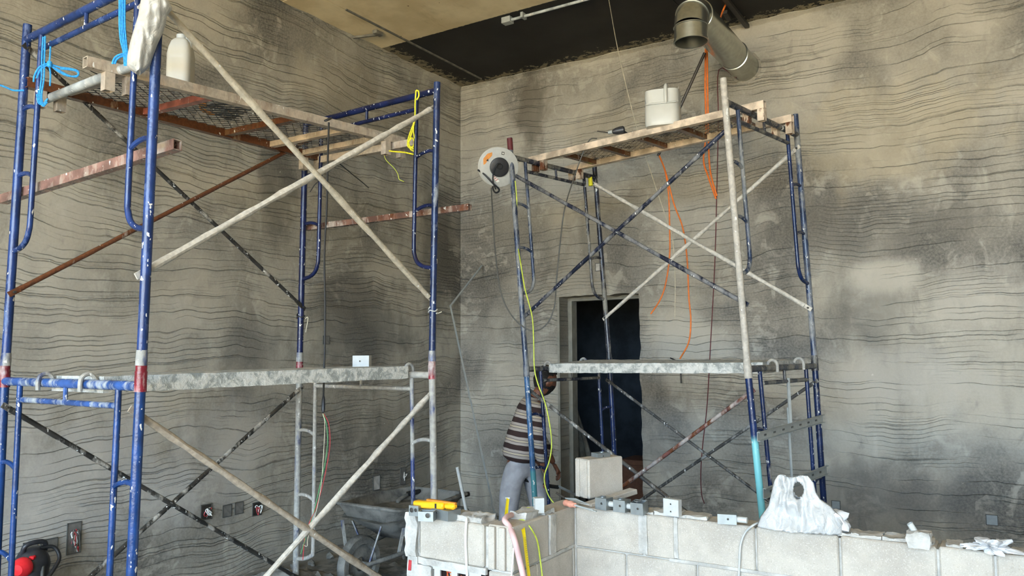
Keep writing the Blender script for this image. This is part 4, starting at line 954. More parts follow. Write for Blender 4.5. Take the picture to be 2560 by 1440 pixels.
mesh_obj('hub_lead', MB().tube(smooth([cr_+axr*.03+sy_*.03, cr_+axr*.05-sx_*.03+sy_*.02, cr_+axr*.03-sx_*.05-sy_*.05, cr_+axr*.02-sx_*.045-sy_*.12, cr_+axr*.01-sx_*.02-sy_*.17], 5), .006, 8), M['blackplastic'], t)
wl_ = lambda x, y, f: near(x, y, V3(1.8+f*.35, -1.98+f*.25, 2))
cord('extension_lead', [near(1228, 470, cr_), wl_(1232, 540, 0), wl_(1239, 640, 0), wl_(1252, 730, 0), wl_(1280, 790, .2), wl_(1325, 826, .5), wl_(1362, 815, .7), wl_(1385, 770, .8), wl_(1392, 690, .8), wl_(1400, 610, .9), wl_(1412, 520, .9), near(1440, 430, lerp(e0, e1, .18)-d1_*.0+V3(0, -.05, -.2)), near(1462, 372, lerp(e0, e1, .22)+V3(0, -.035, 0)), near(1476, 348, lerp(e0, e1, .24)+V3(0, -.025, .02)), near(1492, 346, lerp(e0, e1, .26)+V3(0, .02, .036))], .0048, 'greywire', 'grey extension lead looping from the cable reel up onto the right platform', 'cable')
ye = thing('yellow_lead', 'yellow cable with inline socket running down from the cable reel to the block wall', 'cable', near(1288, 560, pE2(1288, 560)))
pp = lambda x, y: near(x, y, atR('E', 1.6)+V3(.05, -.06, 0))
mesh_obj('cable_run', MB().tube(smooth([near(1288, 452, pe+V3(.02, -.04, 0)), pE2(1292, 500), pE2(1291, 560), pE2(1294, 610), pp(1302, 660), pp(1312, 720), pp(1330, 790), pp(1334, 850), pp(1336, 920), pp(1345, 960), pp(1362, 1005), pp(1374, 1060), pp(1379, 1110), pp(1374, 1150), pp(1362, 1185), pp(1362, 1210), pp(1372, 1240), pp(1388, 1262)], 5), .0045, 8), M['yellowgreen'], ye)
mesh_obj('inline_socket', MB().lathe(pE2(1291, 602), pE2(1289, 545)-pE2(1291, 602), [(0, 0), (.012, .003), (.018, .02), (.019, .10), (.014, .155), (.008, .175), (0, .177)], 12), M['yellow'], ye)
# drill and cord on the right platform
zd3 = zr+.026; dp = onZ(1545, 330, zd3)+V3(0, .12, .0)
t = thing('power_drill', 'small dark drill with a long bit lying on the right platform', 'drill', dp)
a, b = near(1530, 330, dp+Z*.03), near(1562, 324, dp+Z*.03); d = unit(b-a)
mesh_obj('motor_body', MB().lathe(a, d, [(0, 0), (.015, .004), (.025, .03), (.030, .06), (.030, np.linalg.norm(b-a)-.01), (.02, np.linalg.norm(b-a)), (0, np.linalg.norm(b-a))], 14), M['blackplastic'], t)
mesh_obj('chuck', MB().lathe(a-d*.03, d, [(0, 0), (.012, 0), (.015, .03), (0, .03)], 12), M['channel'], t)
mesh_obj('bit', MB().tube([a-d*.03, near(1493, 328, a)], .0045, 8), M['darkmetal'], t)
mesh_obj('pistol_grip', MB().bar(b-d*.03, b-d*.03+V3(.02, .10, -.022), .03, .024), M['blackplastic'], t, bevel=.006)
# yellow tape wrapped at the back post of the right tower
mesh_obj('yellow_tape_wrap', MB().tube([railR('E', 'F', .93, zr-.05), railR('E', 'F', .93, zr-.13)], .019, 12), M['yellowrope'], TR)

# ------------------------------------------------------------------ duct with elbow
dc = onY(1864, 171, 0); RD = .123
k1 = np.array([onY(1735, 52, y) for y in np.linspace(-.6, -1.6, 60)]); yb_ = -1.05
# axis runs straight out of the wall (-Y); find where it meets the sight line of the elbow
best = min(((abs((AX@(V3(dc[0], y, dc[2])-CAM))[0]/(AX@(V3(dc[0], y, dc[2])-CAM))[2]*F_PX+1280-1726), y) for y in np.linspace(-.4, -2.2, 200)))[1]
ye_ = best; t = thing('ventilation_duct', 'galvanised round duct with a down-turned elbow coming out of the right wall', 'duct', V3(dc[0], 0, dc[2]))
EB = .135
def tub(pts, r, name, mat='duct', par=t): return mesh_obj(name, MB().pipe(pts, r, .003, 40), M[mat], par)
tub([V3(dc[0], .05, dc[2]), V3(dc[0], -.38, dc[2])], RD, 'straight_length'); tub([V3(dc[0], -.37, dc[2]), V3(dc[0], ye_+EB, dc[2])], RD-.002, 'straight_length')
arc = [V3(dc[0], ye_+EB-math.sin(a)*EB, dc[2]-EB+math.cos(a)*EB) for a in np.linspace(0, math.pi/2, 5)]
arc2 = [arc[0]]+[lerp(arc[i], arc[i+1], f) for i in range(4) for f in (.5, 1)]
tub(arc, RD, 'elbow'); tub([arc[-1], arc[-1]-Z*.115], RD, 'outlet_collar')
for i, P in enumerate((arc[0], arc[2], arc[-1], V3(dc[0], -.375, dc[2]))):
    ax_ = (V3(0, 1, 0), unit(V3(0, 1, 1)), Z, V3(0, 1, 0))[i]
    mesh_obj('seam_bead', MB().lathe(P-ax_*.006, ax_, [(RD-.002, 0), (RD+.006, .003), (RD+.006, .009), (RD-.002, .012)], 40), M['duct'], t)
mesh_obj('outlet_rim', MB().lathe(arc[-1]-Z*.118, Z, [(RD-.004, 0), (RD+.006, 0), (RD+.006, .014), (RD, .016)], 40), M['duct'], t)
mb = MB(); n = 36
for i in range(n):
    a0_, a1_ = 2*math.pi*i/n, 2*math.pi*(i+1)/n
    rr = lambda a: .015+.02*abs(noise.noise((math.cos(a)*3, math.sin(a)*3, 1)))
    P = lambda a, r_, y: V3(dc[0]+math.cos(a)*r_, y, dc[2]+math.sin(a)*r_)
    mb.add([P(a0_, RD, -.018), P(a1_, RD, -.018), P(a1_, RD+rr(a1_), -.002), P(a0_, RD+rr(a0_), -.002)], [(0, 1, 2, 3)])
mesh_obj('plaster_collar', mb, M['plaster_right'], t)

# ------------------------------------------------------------------ ceiling things
t = thing('ceiling_conduit', 'galvanised conduit with end box fixed along the edge of the black ceiling paint', 'conduit', (2.2, -1.30, HC-.03))
mesh_obj('conduit_tube', MB().tube([(1.50, -1.30, HC-.03), (6.5, -1.30, HC-.03)], .0125, 10), M['galv'], t)
mesh_obj('end_box', MB().box((1.41, -1.335, HC-.055), (1.50, -1.265, HC-.002)), M['channel'], t, flat=True, bevel=.003)
for x in (1.62, 3.0, 4.4): mesh_obj('saddle', MB().box((x-.012, -1.335, HC-.047), (x+.012, -1.265, HC-.001)), M['channel'], t, flat=True)
cb = onZ(945, 78, HC)
t = thing('ceiling_bracket', 'small timber bracket left on the ceiling by the left wall', 'bracket', cb-Z*.05)
mesh_obj('plate', MB().obox(cb+V3(0, 0, -.018), (0, 1, 0), (1, 0, 0), Z, .10, .05, .034), M['timber'], t, flat=True, bevel=.004)
mesh_obj('arm', MB().bar(cb+V3(-.01, .03, -.018), cb+V3(-.26, -.05, -.018), .02, .02), M['timber'], t, flat=True)
mb = MB()
for a, b in (((1800, -20), (1868, 66)), ((1823, 48), (1812, 30))): mb.bar(onZ(*a, HC-.03), onZ(*b, HC-.03), .04, .03)
one('ceiling_angle', mb, M['darkmetal'], 'dark steel angle fixed to the ceiling beside the duct', 'angle', flat=True)
mb = MB()
for (x, y) in ((1985, 25), (1995, 22), (2018, 18)): P = onY(x, y, -.02); mb.bar(P-Z*.0, P+V3(.02, -.05, .09), .015, .015)
one('ceiling_stubs', mb, M['darkmetal'], 'dark cut steel stubs at the ceiling edge above the right wall', 'stub', flat=True)

# ------------------------------------------------------------------ rods, strings and wires before the right wall
yl = lambda y0: (lambda x, y: onY(x, y, y0))
w = yl(-.55)
cord('hanging_string', [onZ(1521, -6, HC), w(1546, 130), w(1590, 312), w(1640, 470), w(1668, 552), w(1682, 600), w(1688, 700), w(1687, 797)], .0035, 'string', 'pale string hanging slack from the black ceiling past the right platform', 'string', k=4)
a, b = w(1762, 132), w(1645, 390); one('steel_rod', MB().tube([a, b], .013, 8), M['darkmetal'], 'dark steel rod slanting down behind the white can on the right platform', 'rod')
w2 = yl(-.50)
for lab, pts in (('left orange wire hanging from the duct, its end low by the doorway', ((1764, 118), (1763, 220), (1765, 330), (1759, 400), (1770, 440), (1790, 497))), ('right orange wire hanging from the duct to a frayed end below the platform', ((1768, 118), (1769, 220), (1771, 330), (1773, 400), (1778, 440), (1792, 490)))):
    cord('orange_wire', [w2(*q) for q in pts], .0075, 'orange', lab.replace('its end low by the doorway', 'crossing its neighbour above the brace'), 'wire')
for lab, pts in (('orange wire from the steel rod end curving left towards the doorway', ((1647, 388), (1662, 425), (1671, 480), (1674, 560), (1674, 640), (1664, 710), (1650, 750), (1627, 785))), ('orange wire from the steel rod end falling to a brown tip by the plank', ((1648, 388), (1664, 430), (1685, 510), (1707, 570), (1718, 650), (1722, 740), (1727, 800), (1722, 855), (1700, 897)))):
    cord('orange_wire', [w(*q) for q in pts], .0065, 'orange', lab, 'wire')
cord('orange_wire', [onZ(1816, 8, HC), onY(1808, 25, -.6), onY(1800, 48, -.45)], .008, 'orange', 'short orange wire at the ceiling behind the duct', 'wire')
w3 = yl(-.12)
cord('dark_red_wire', [q if len(q) == 3 else w3(*q) for q in ((dc[0]-.05, -.12, dc[2]-RD+.008), (1797, 175), (1796, 300), (1792, 480), (1787, 660), (1777, 850), (1768, 1010), (1757, 1110), (1752, 1180), (1754, 1235), (1761, 1259))], .0045, 'darkredwire', 'dark red wire hanging down the right wall behind the tower', 'wire', k=4)
cord('black_wire_stub', [onY(1676, 895, 0), onY(1690, 902, -.05), onY(1700, 912, -.06), onY(1703, 958, -.05)], .006, 'blackwire', 'short black wire stub out of the right wall over the plank', 'wire')
# bent thin bar leaning in the corner
t = thing('bent_bar', 'thin pale metal bar bent near its top, leaning in the room corner', 'bar', onZ(1253, 1292))
a, b, c = onY(1205, 664, -.012), near(1126, 765, V3(.35, -.7, 1.9)), near(1252, 1285, V3(1.1, -.9, .15))
c = onZ(1256, 1310+65, 0.0)
mesh_obj('lower_bar', MB().bar(c, b, .014, .010), M['channel'], t, flat=True); mesh_obj('bent_end', MB().bar(b, a, .022, .008), M['channel'], t, flat=True)
ps = onZ(1190, 1345, 0); a, b = near(1183, 1325, V3(2.45, -3.3, .62)), near(1143, 1168, V3(2.42, -3.2, 1.1))
one('grey_pipe', MB().pipe([onZ(1205, 1405+60, .0), near(1143, 1168, onZ(1205, 1465, 0)+Z*1.05)], .0125, .002, 12), M['greyplastic'], 'grey plastic conduit leaning upright behind the left block', 'conduit')

# ------------------------------------------------------------------ boxes in the walls
def wallbox(label, P, n, w_, h_, face=None, wires=0, mat='box', proud=.004, recess=True, seed=0):
    """flush box: dark strips for recess shade around, box face or open with wires"""
    n = np.array(n, float); s = np.cross(Z, n); P = np.array(P, float); t = thing('wall_box', label, 'electrical box', P)
    mb = MB(); e = .006
    for (dx, dz, sx, sz) in ((-w_/2, 0, e, h_+e), (w_/2, 0, e, h_+e), (0, -h_/2, w_, e), (0, h_/2, w_, e)): mb.obox(P+s*dx+Z*dz+n*.002, s, n, Z, sx, .008, sz)
    mesh_obj('edge_shade', mb, M['greywire'], t, flat=True)  # dark colour of the strips stands in for shade along the cut
    mesh_obj('box_face', MB().obox(P+n*.001, s, n, Z, w_-e, .006, h_-e), M[mat] if face is None else face, t, flat=True)
    rg = random.Random(seed)
    for i in range(wires):
        pts = [P+s*rg.uniform(-w_*.35, w_*.35)+Z*rg.uniform(-h_*.45, h_*.3)+n*rg.uniform(.01, .035) for _ in range(5)]
        mesh_obj('wire', MB().tube(smooth(pts, 4), .0035, 5), M[('whitewire', 'redwire', 'greywire', 'whitewire')[i % 4]], t)
X1, Y1 = (1, 0, 0), (0, -1, 0)
wallbox('galvanised flush box in the right wall nearest the tower', onY(2090, 1262), Y1, .065, .065)
wallbox('galvanised flush box low in the right wall at the far right', onY(2480, 1300), Y1, .075, .075)
wallbox('pale box cover in the right wall above the doorway', onY(1495, 668), Y1, .05, .075, face=M['mortar'])
dk = M['darkmetal']; pst = plain('recess_plaster', '6f6c66', .9)
wallbox('open wall box with tangled wires at the lower left of the left wall', onX(184, 1345), X1, .085, .19, face=pst, wires=7, seed=1)
wallbox('plastered shallow recess left of the tangled wires', onX(122, 1362), X1, .10, .07, face=pst)
wallbox('plastered shallow recess at the foot of the left tower post', onX(75, 1368), X1, .08, .06, face=pst)
wallbox('open box with pale wires, first of four in the left wall', onX(515, 1280), X1, .09, .11, face=dk, wires=5, seed=2)
wallbox('dark open recess, second of four in the left wall', onX(567, 1277), X1, .075, .085, face=pst)
wallbox('dark open recess, third of four in the left wall', onX(597, 1270), X1, .075, .085, face=pst)
wallbox('open box with red wires behind the brace, last of four in the left wall', onX(642, 1272), X1, .085, .10, face=dk, wires=4, seed=3)
wallbox('narrow open box in the left wall beside the far tower post', onX(1007, 1190), X1, .075, .16, face=pst, wires=1, seed=5)
wallbox('plastered over box in the left wall above the wheelbarrow', onX(941, 1207), X1, .09, .13, face=M['mortar'])
wallbox('small switch box high on the left wall behind the black cable', onX(815, 850), X1, .07, .07, face=pst)

# ------------------------------------------------------------------ cables over the block wall
def over_wall(pts_top, pts_face): return pts_top+pts_face
yf = LYF-.008
cord('white_cable', [onZ(1172, 1290, .905)+V3(0, .06, 0), onZ(1170, 1293, .912), onY(1166, 1306, yf), onY(1164, 1350, yf), onY(1166, 1400, yf), onY(1168, 1450, yf), onY(1170, 1560, yf)], .006, 'whitewire', 'white cable hanging over the left block of the wall', 'cable')
fx = RX+.012
t = thing('pink_hose', 'pale pink hose draped over the corner of the block wall', 'hose', onX(1262, 1305, RX))
pk = [V3(2.99, -3.70, .915), V3(3.02, -3.79, .925), near(1262, 1302, V3(3.05, -3.82, .93)), near(1275, 1318, V3(3.10, -3.82, .90)), onX(1287, 1352, fx+.02), onX(1299, 1400, fx+.03), onX(1309, 1445, fx+.05), onX(1318, 1500, fx+.06), onX(1330, 1600, fx+.07)]
mesh_obj('hose_run', MB().tube(smooth(pk, 6), .0135, 12), M['pinkhose'], t)
t = thing('tape_measure_blade', 'yellow measuring tape bent over the top of the block wall', 'tape measure', V3(3.06, -3.74, .92))
def ribbon(pts, wdt, side):
    side = np.array(side, float); mb = MB(); vs = []; P_ = smooth(pts, 5)
    for i, P in enumerate(P_):
        d = unit(P_[min(i+1, len(P_)-1)]-P_[max(i-1, 0)]); s = unit(side-d*(side@d)); u = np.cross(d, s)
        vs += [P-s*wdt/2+u*.002, P, P+s*wdt/2+u*.002, P+s*wdt/2+u*.0027, P+u*.0007, P-s*wdt/2+u*.0027]
    n_ = len(P_)
    mb.add(vs, [(6*i+j, 6*i+(j+1) % 6, 6*i+6+(j+1) % 6, 6*i+6+j) for i in range(n_-1) for j in range(6)]+[(5, 4, 3, 2, 1, 0), tuple(6*(n_-1)+k for k in range(6))]); return mb, P_
rb_, P_ = ribbon([near(1269, 1245, V3(2.95, -3.60, 1.03)), near(1266, 1275, V3(2.96, -3.62, .97)), near(1266, 1302, V3(2.98, -3.66, .925)), near(1285, 1309, V3(3.04, -3.70, .915)), near(1303, 1312, V3(3.10, -3.72, .905)), onX(1309, 1335, fx+.004), onX(1314, 1380, fx+.008), onX(1322, 1445, fx+.015), onX(1330, 1520, fx+.02)], .019, (.2, .97, .1))
mesh_obj('tape_blade', rb_, M['yellow'], t)
mb = MB()
for i in range(26, len(P_)-8):
    for f in (.2, .7):
        P = lerp(P_[i], P_[i+1], f); mb.obox(P+V3(.003, .006, 0), (0, 1, .0), (1, 0, 0), Z, .006, .0015, .0018)
mesh_obj('tick_marks', mb, M['blackplastic'], t, flat=True)
mesh_obj('tape_hook', MB().obox(P_[0], AX[0], AX[2], Z, .022, .003, .008), M['channel'], t, flat=True)
t = thing('earth_wire', 'yellow green wire looped on the wall top and hanging down beside the tape', 'wire', V3(3.02, -3.66, .93))
rp(t, [near(1345, 1282, V3(3.0, -3.55, .935)), near(1322, 1272, V3(3.0, -3.58, .94)), near(1305, 1280, V3(2.98, -3.62, .935)), near(1294, 1296, V3(2.97, -3.66, .92)), near(1285, 1304, V3(3.0, -3.68, .92)), near(1300, 1300, V3(3.06, -3.68, .92)), near(1312, 1303, V3(3.10, -3.68, .915)), onX(1328, 1322, fx), onX(1343, 1352, fx), onX(1350, 1395, fx), onX(1356, 1445, fx+.01), onX(1362, 1500, fx+.01)], .0038, 'yellowgreen', 'wire_run')
rp(t, [near(1342, 1276, V3(3.0, -3.55, .94)), near(1318, 1270, V3(3.0, -3.58, .945)), near(1300, 1284, V3(2.98, -3.62, .935)), near(1292, 1298, V3(2.97, -3.66, .92))], .003, 'yellowgreen', 'wire_run')
cord('white_wire', [onX(1284, 1370, RX+.006), onX(1282, 1400, RX+.006), onX(1278, 1450, RX+.008), onX(1272, 1540, RX+.01)], .004, 'whitewire', 'thin white cord on the block wall beside the pink hose', 'cord')
cord('grey_wire', [onZ(1905, 1306, .905)+V3(0, .02, .004), onZ(1885, 1312, .91), onY(1864, 1330, FY-.012), onY(1852, 1360, FY-.012), onY(1849, 1400, FY-.012), onY(1847, 1450, FY-.012), onY(1845, 1550, FY-.012)], .005, 'greyplastic', 'grey wire hanging over the block wall left of the carrier bag', 'wire')

# ------------------------------------------------------------------ wheelbarrow
def wheelbarrow():
    # placed from its wheel and its two grips; axis along x_ (front to back), y_ to the near side
    h1, h2 = onX(1014, 1236, .86), None
    h2 = onZ(1137, 1243, h1[2]); mid = (h1+h2)/2
    wc = onX(893, 1388, .98); wc[2] = .19
    fwdv = V3(0, 1, 0); ax_ = V3(1, 0, 0)
    x0 = (h1[0]+h2[0])/2; yb0 = -2.72; OY = .16; DZ_ = .07
    t = thing('wheelbarrow', 'mortar covered metal wheelbarrow standing by the left wall behind the block wall', 'wheelbarrow', (x0, -2.050, 0))
    zr_ = .555
    rim = [(-.20, -2.710), (-.30, -2.550), (-.33, -2.150), (-.29, -1.850), (-.24, -1.780), (.24, -1.780), (.29, -1.850), (.33, -2.150), (.30, -2.550), (.20, -2.710)]
    mid_ = [(-.17, -2.650), (-.25, -2.510), (-.28, -2.150), (-.24, -1.900), (-.20, -1.850), (.20, -1.850), (.24, -1.900), (.28, -2.150), (.25, -2.510), (.17, -2.650)]
    bot = [(-.09, -2.370), (-.14, -2.320), (-.16, -2.150), (-.14, -2.000), (-.11, -1.970), (.11, -1.970), (.14, -2.000), (.16, -2.150), (.14, -2.320), (.09, -2.370)]
    lv_ = [(rim, zr_+.02), (mid_, zr_-.08), (bot, zr_-.24)]
    vs = []; n = 10
    for P, z in lv_: vs += [(x0+a, b, z+(.03 if (b < -2.6 and z > .45) else 0)) for a, b in P]
    for P, z in reversed(lv_): vs += [(x0+a*.96, -2.4+(b+2.4)*.97, z+.012+(.03 if (b < -2.6 and z > .45) else 0)) for a, b in P]
    mb = MB().add(vs, [(j*n+i, j*n+(i+1) % n, (j+1)*n+(i+1) % n, (j+1)*n+i) for j in (0, 1, 3, 4) for i in range(n)]+[tuple(range(2*n, 3*n)), tuple(range(4*n-1, 3*n-1, -1))]+[(i, 5*n+i, 5*n+(i+1) % n, (i+1) % n) for i in range(n)])
    o = mesh_obj('tray', mb, M['barrow'], t, angle=35)
    mesh_obj('rim_bead', MB().tube(smooth([V3(x0+a, b, zr_+.02+(.03 if b < -2.6 else 0)) for a, b in rim+rim[:1]], 4), .012, 8), M['barrow'], o)
    mesh_obj('wet_mortar', MB().add([(x0+a*.93, -2.4+(b+2.4)*.93, zr_-.05+.02*math.sin(i*2)) for i, (a, b) in enumerate(rim)], [tuple(range(10))]), M['rubble'], o)
    for s, hp in ((-1, h1), (1, h2)):
        pts = [V3(x0+s*.10, -2.770, .21), V3(x0+s*.20, -2.400, .25), V3(x0+s*.235, -2.000, .29), V3(x0+s*.25, -1.710, .42), hp-V3(0, .10, .05), hp+V3(0, .05, .0)]
        mesh_obj('frame_tube', MB().tube(smooth(pts, 5), .016, 10), M['barrow'], t)
        d = unit(V3(0, 1, .12)); g_ = hp+V3(0, .02, 0); mesh_obj('grip', MB().lathe(g_, unit(AX[0]*.5+d*.8), [(0, 0), (.019, .0), (.021, .05), (.018, .12), (0, .125)], 10), M['blackrubber'], t)
        mesh_obj('leg', MB().tube(smooth([V3(x0+s*.24, -2.000, .30), V3(x0+s*.25, -1.930, .15), V3(x0+s*.25, -1.900, .015), V3(x0+s*.25, -1.800, .012), V3(x0+s*.245, -1.770, .14), V3(x0+s*.24, -1.780, .36)], 4), .014, 8), M['barrow'], t)
        mesh_obj('brace_strut', MB().bar(V3(x0+s*.19, -2.680, .48), V3(x0+s*.10, -2.710, .20), .022, .010), M['dustC'], t, flat=True)
        mesh_obj('brace_strut', MB().bar(V3(x0+s*.25, -2.510, .44), V3(x0+s*.17, -2.470, .245), .022, .010), M['dustC'], t, flat=True)
    c = V3(x0, -2.70, .2); wh = mesh_obj('wheel', MB().lathe(c-V3(.035, 0, 0), ax_, [(.05, .02), (.13, .022), (.14, .0), (.185, .0), (.2, .018), (.2, .052), (.185, .07), (.14, .07), (.13, .048), (.05, .05)], 32), M['barrow'], t)
    mesh_obj('hub', MB().tube([c-ax_*.11, c+ax_*.11], .022, 12), M['barrow'], wh)
wheelbarrow()
# pile of mortar rubble on the floor along the left wall
def heap(name, label, cx, cy, rx, ry, h, seed, n=44):
    mb = MB(); vs = []
    for j in range(n+1):
        for i in range(n+1):
            a, b = -1+2*i/n, -1+2*j/n; r = math.hypot(a, b); f = max(0, 1-r*r)**1.3
            z = f*h*(.75+.5*noise.noise((a*2.5, b*2.5, seed)))+f*abs(noise.noise((a*9, b*9, seed)))*.07+f*abs(noise.noise((a*22, b*22, seed)))*.03
            vs.append((max(.004, cx+a*rx), cy+b*ry, max(.001, z)))
    mb.add(vs, [(j*(n+1)+i, j*(n+1)+i+1, (j+1)*(n+1)+i+1, (j+1)*(n+1)+i) for j in range(n) for i in range(n)])
    o = mesh_obj(name, mb, M['rubble'], angle=30); o['kind'] = 'stuff'; o['label'] = label; o['category'] = 'rubble'
    return o
heap('mortar_rubble', 'heap of fallen grey mortar around the back foot of the left tower', .95, -3.15, .75, .62, .25, 1.0)
heap('mortar_rubble', 'low spread of fallen mortar under the wheelbarrow', 1.2, -2.35, .9, .8, .06, 4.0)
mb = MB(); rg = random.Random(9)
for i in range(150):
    x, y = rg.uniform(.15, 2.2), rg.uniform(-3.7, -1.7); s = rg.uniform(.012, .04); hz_ = .18*max(0, 1-((x-.95)/.75)**2-((y+3.15)/.62)**2)
    bm = bmesh.new(); bmesh.ops.create_icosphere(bm, subdivisions=1, radius=s)
    vs = [(x+v.co.x*rg.uniform(.7, 1.3), y+v.co.y*rg.uniform(.7, 1.3), hz_+s*.5+v.co.z*rg.uniform(.6, 1)) for v in bm.verts]; bm.verts.index_update(); mb.add(vs, [tuple(v.index for v in f.verts) for f in bm.faces]); bm.free()
o = mesh_obj('mortar_crumbs', mb, M['rubble'], flat=True, loc=(1, -2.7, 0)); o['kind'] = 'stuff'; o['label'] = 'scattered crumbs of mortar on the floor by the left wall'; o['category'] = 'rubble'

# vacuum cleaner at the lower left
def vacuum():
    c = onX(80, 1405, .16); t = thing('vacuum_cleaner', 'black vacuum with red cap and hose at the bottom left by the wall', 'vacuum', (c[0], c[1], 0)); c = V3(c[0], c[1], 0)
    ztop = onX(80, 1366, .16)[2]
    mesh_obj('tank', MB().lathe(c+Z*.03, Z, [(0, 0), (.07, 0), (.085, .02), (.09, ztop-.16), (0, ztop-.16)], 28), M['blackplastic'], t)
    mesh_obj('motor_head', MB().lathe(c+Z*(ztop-.13), Z, [(.092, 0), (.096, .02), (.09, .06), (.07, .10), (.04, .125), (0, .128)], 28), M['blackplastic'], t)
    mesh_obj('head_handle', MB().tube(smooth([c+V3(.0, -.06, ztop-.05), c+V3(.03, -.05, ztop+.02), c+V3(.03, .05, ztop+.02), c+V3(.0, .07, ztop-.05)], 5), .014, 10), M['blackplastic'], t)
    sw = near(81, 1394, c+V3(.08, -.03, ztop-.08)); mesh_obj('switch', MB().obox(sw, AX[0], AX[2], Z, .03, .03, .02), M['redcap'], t, bevel=.004)
    rc = near(46, 1424, c+V3(.12, -.06, ztop-.12)); mesh_obj('red_cap', MB().lathe(rc-AX[2]*(-.05), -AX[2], [(.055, 0), (.057, .015), (.05, .04), (.034, .055), (.03, .062), (0, .064)], 24), M['redcap'], t)
    mesh_obj('hose', MB().tube(smooth([c+V3(.03, .03, ztop-.01), c+V3(.04, .10, ztop-.02), c+V3(.07, .12, ztop-.08), c+V3(.10, .07, ztop-.14), c+V3(.12, .0, ztop-.2)], 6), .011, 10), M['blackrubber'], t)
    mesh_obj('clip', MB().obox(near(106, 1430, c+V3(.09, .02, ztop-.14)), AX[0], AX[2], Z, .02, .02, .07), M['greywire'], t, bevel=.004)
    for a in (.6, 2.7, 4.6): mesh_obj('castor', MB().lathe(c+V3(.065*math.cos(a), .065*math.sin(a), .0), Z, [(0, .002), (.02, .002), (.024, .02), (.01, .035), (0, .035)], 10), M['blackrubber'], t)
vacuum()

# ------------------------------------------------------------------ things in the dark room
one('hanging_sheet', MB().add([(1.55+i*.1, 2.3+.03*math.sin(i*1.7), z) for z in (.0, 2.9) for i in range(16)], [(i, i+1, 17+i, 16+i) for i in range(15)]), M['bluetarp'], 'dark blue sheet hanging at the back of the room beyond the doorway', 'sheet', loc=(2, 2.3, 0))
for i, (p0, p1, y) in enumerate((((1424, 988), (1440, 1200), .40), ((1428, 992), (1459, 1200), .44), ((1432, 1012), (1479, 1196), .48), ((1418, 1010), (1424, 1200), .36))):
    b, q2 = onY(*p0, y), onY(*p1, y); a = b+(q2-b)*((b[2]-.012)/(b[2]-q2[2])); a[1] += .12
    one('leaning_board', MB().bar(a, b, .07, .016, up=(0, 1, 0)), M['timber'], ['second grey board from the jamb leaning inside the doorway', 'third grey board from the jamb leaning inside the doorway', 'outermost grey board with the widest lean inside the doorway', 'grey board standing nearest the jamb inside the doorway'][i], 'board', 'boards leaning inside the doorway', flat=True)
P = onY(1590, 1210, .75); bx_ = thing('cardboard_box', 'brown cardboard box on the floor inside the doorway', 'box', (P[0], .75, .0))
zt2 = onY(1575, 1150, .75)[2]
mesh_obj('carton', MB().box((P[0]-.15, .75, .002), (P[0]+.30, 1.1, zt2)), M['cardboard'], bx_, flat=True); mesh_obj('lid', MB().box((P[0]-.165, .735, zt2-.05), (P[0]+.315, 1.115, zt2+.004)), M['cardboard'], bx_, flat=True, bevel=.004)

# ------------------------------------------------------------------ the worker behind the right tower
def skinned(name, verts, radii, edges, mat, parent, sub=2, extra=None, smooth_groups=None):
    me = bpy.data.meshes.new('tmp'); me.from_pydata([tuple(map(float, v)) for v in verts], edges, []); me.update()
    o = bpy.data.objects.new('tmp', me); COL.objects.link(o)
    sk = o.modifiers.new('skin', 'SKIN'); sk.use_smooth_shade = True; sk.branch_smoothing = .6
    for i, r in enumerate(radii): me.skin_vertices[0].data[i].radius = r if hasattr(r, '__len__') else (r, r)
    me.skin_vertices[0].data[0].use_root = True
    ss = o.modifiers.new('sub', 'SUBSURF'); ss.levels = sub; ss.render_levels = sub
    dg = bpy.context.evaluated_depsgraph_get(); ev = o.evaluated_get(dg).to_mesh()
    mb = MB().add([tuple(v.co) for v in ev.vertices], [tuple(p.vertices) for p in ev.polygons]); o.evaluated_get(dg).to_mesh_clear()
    bpy.data.objects.remove(o); bpy.data.meshes.remove(me)
    if extra: mb.add(extra.v, extra.f)
    return mesh_obj(name, mb, mat, parent, angle=180)
DP = 6.50; FWD = unit(AX[2]*V3(1, 1, 0)); RT = unit(AX[0]*V3(1, 1, 0))
def pt(x, y, dd=0.0): r_ = ray(x, y); return CAM+r_*(DP+dd)
feet = [pt(1262, 1400, -.02), pt(1362, 1400, .06)]
for f_ in feet: f_[2] = .07
person = thing('person', 'worker in brown striped shirt and grey trousers bending forward behind the right tower', 'person', (pt(1305, 1160)[0], pt(1305, 1160)[1], 0))
pel = pt(1305, 1150)
hp1, hp2 = pt(1281, 1165, -.06), pt(1332, 1165, .08); kn1, kn2 = pt(1270, 1285, -.05), pt(1352, 1282, .06); an1, an2 = pt(1266, 1385, -.02), pt(1360, 1383, .09)
waist, chest, upper, neck, headb = pt(1308, 1110), pt(1318, 1055), pt(1330, 1012), pt(1346, 985), pt(1356, 962)
sh1, sh2 = pt(1314, 1014, .17), pt(1345, 1018, -.15)       # far and near shoulder
el1, el2 = pt(1350, 1095, .28), pt(1346, 1100, -.17); wr1, wr2 = pt(1385, 1160, .30), pt(1362, 1178, -.10)
fw = unit(RT*.85+FWD*.5)
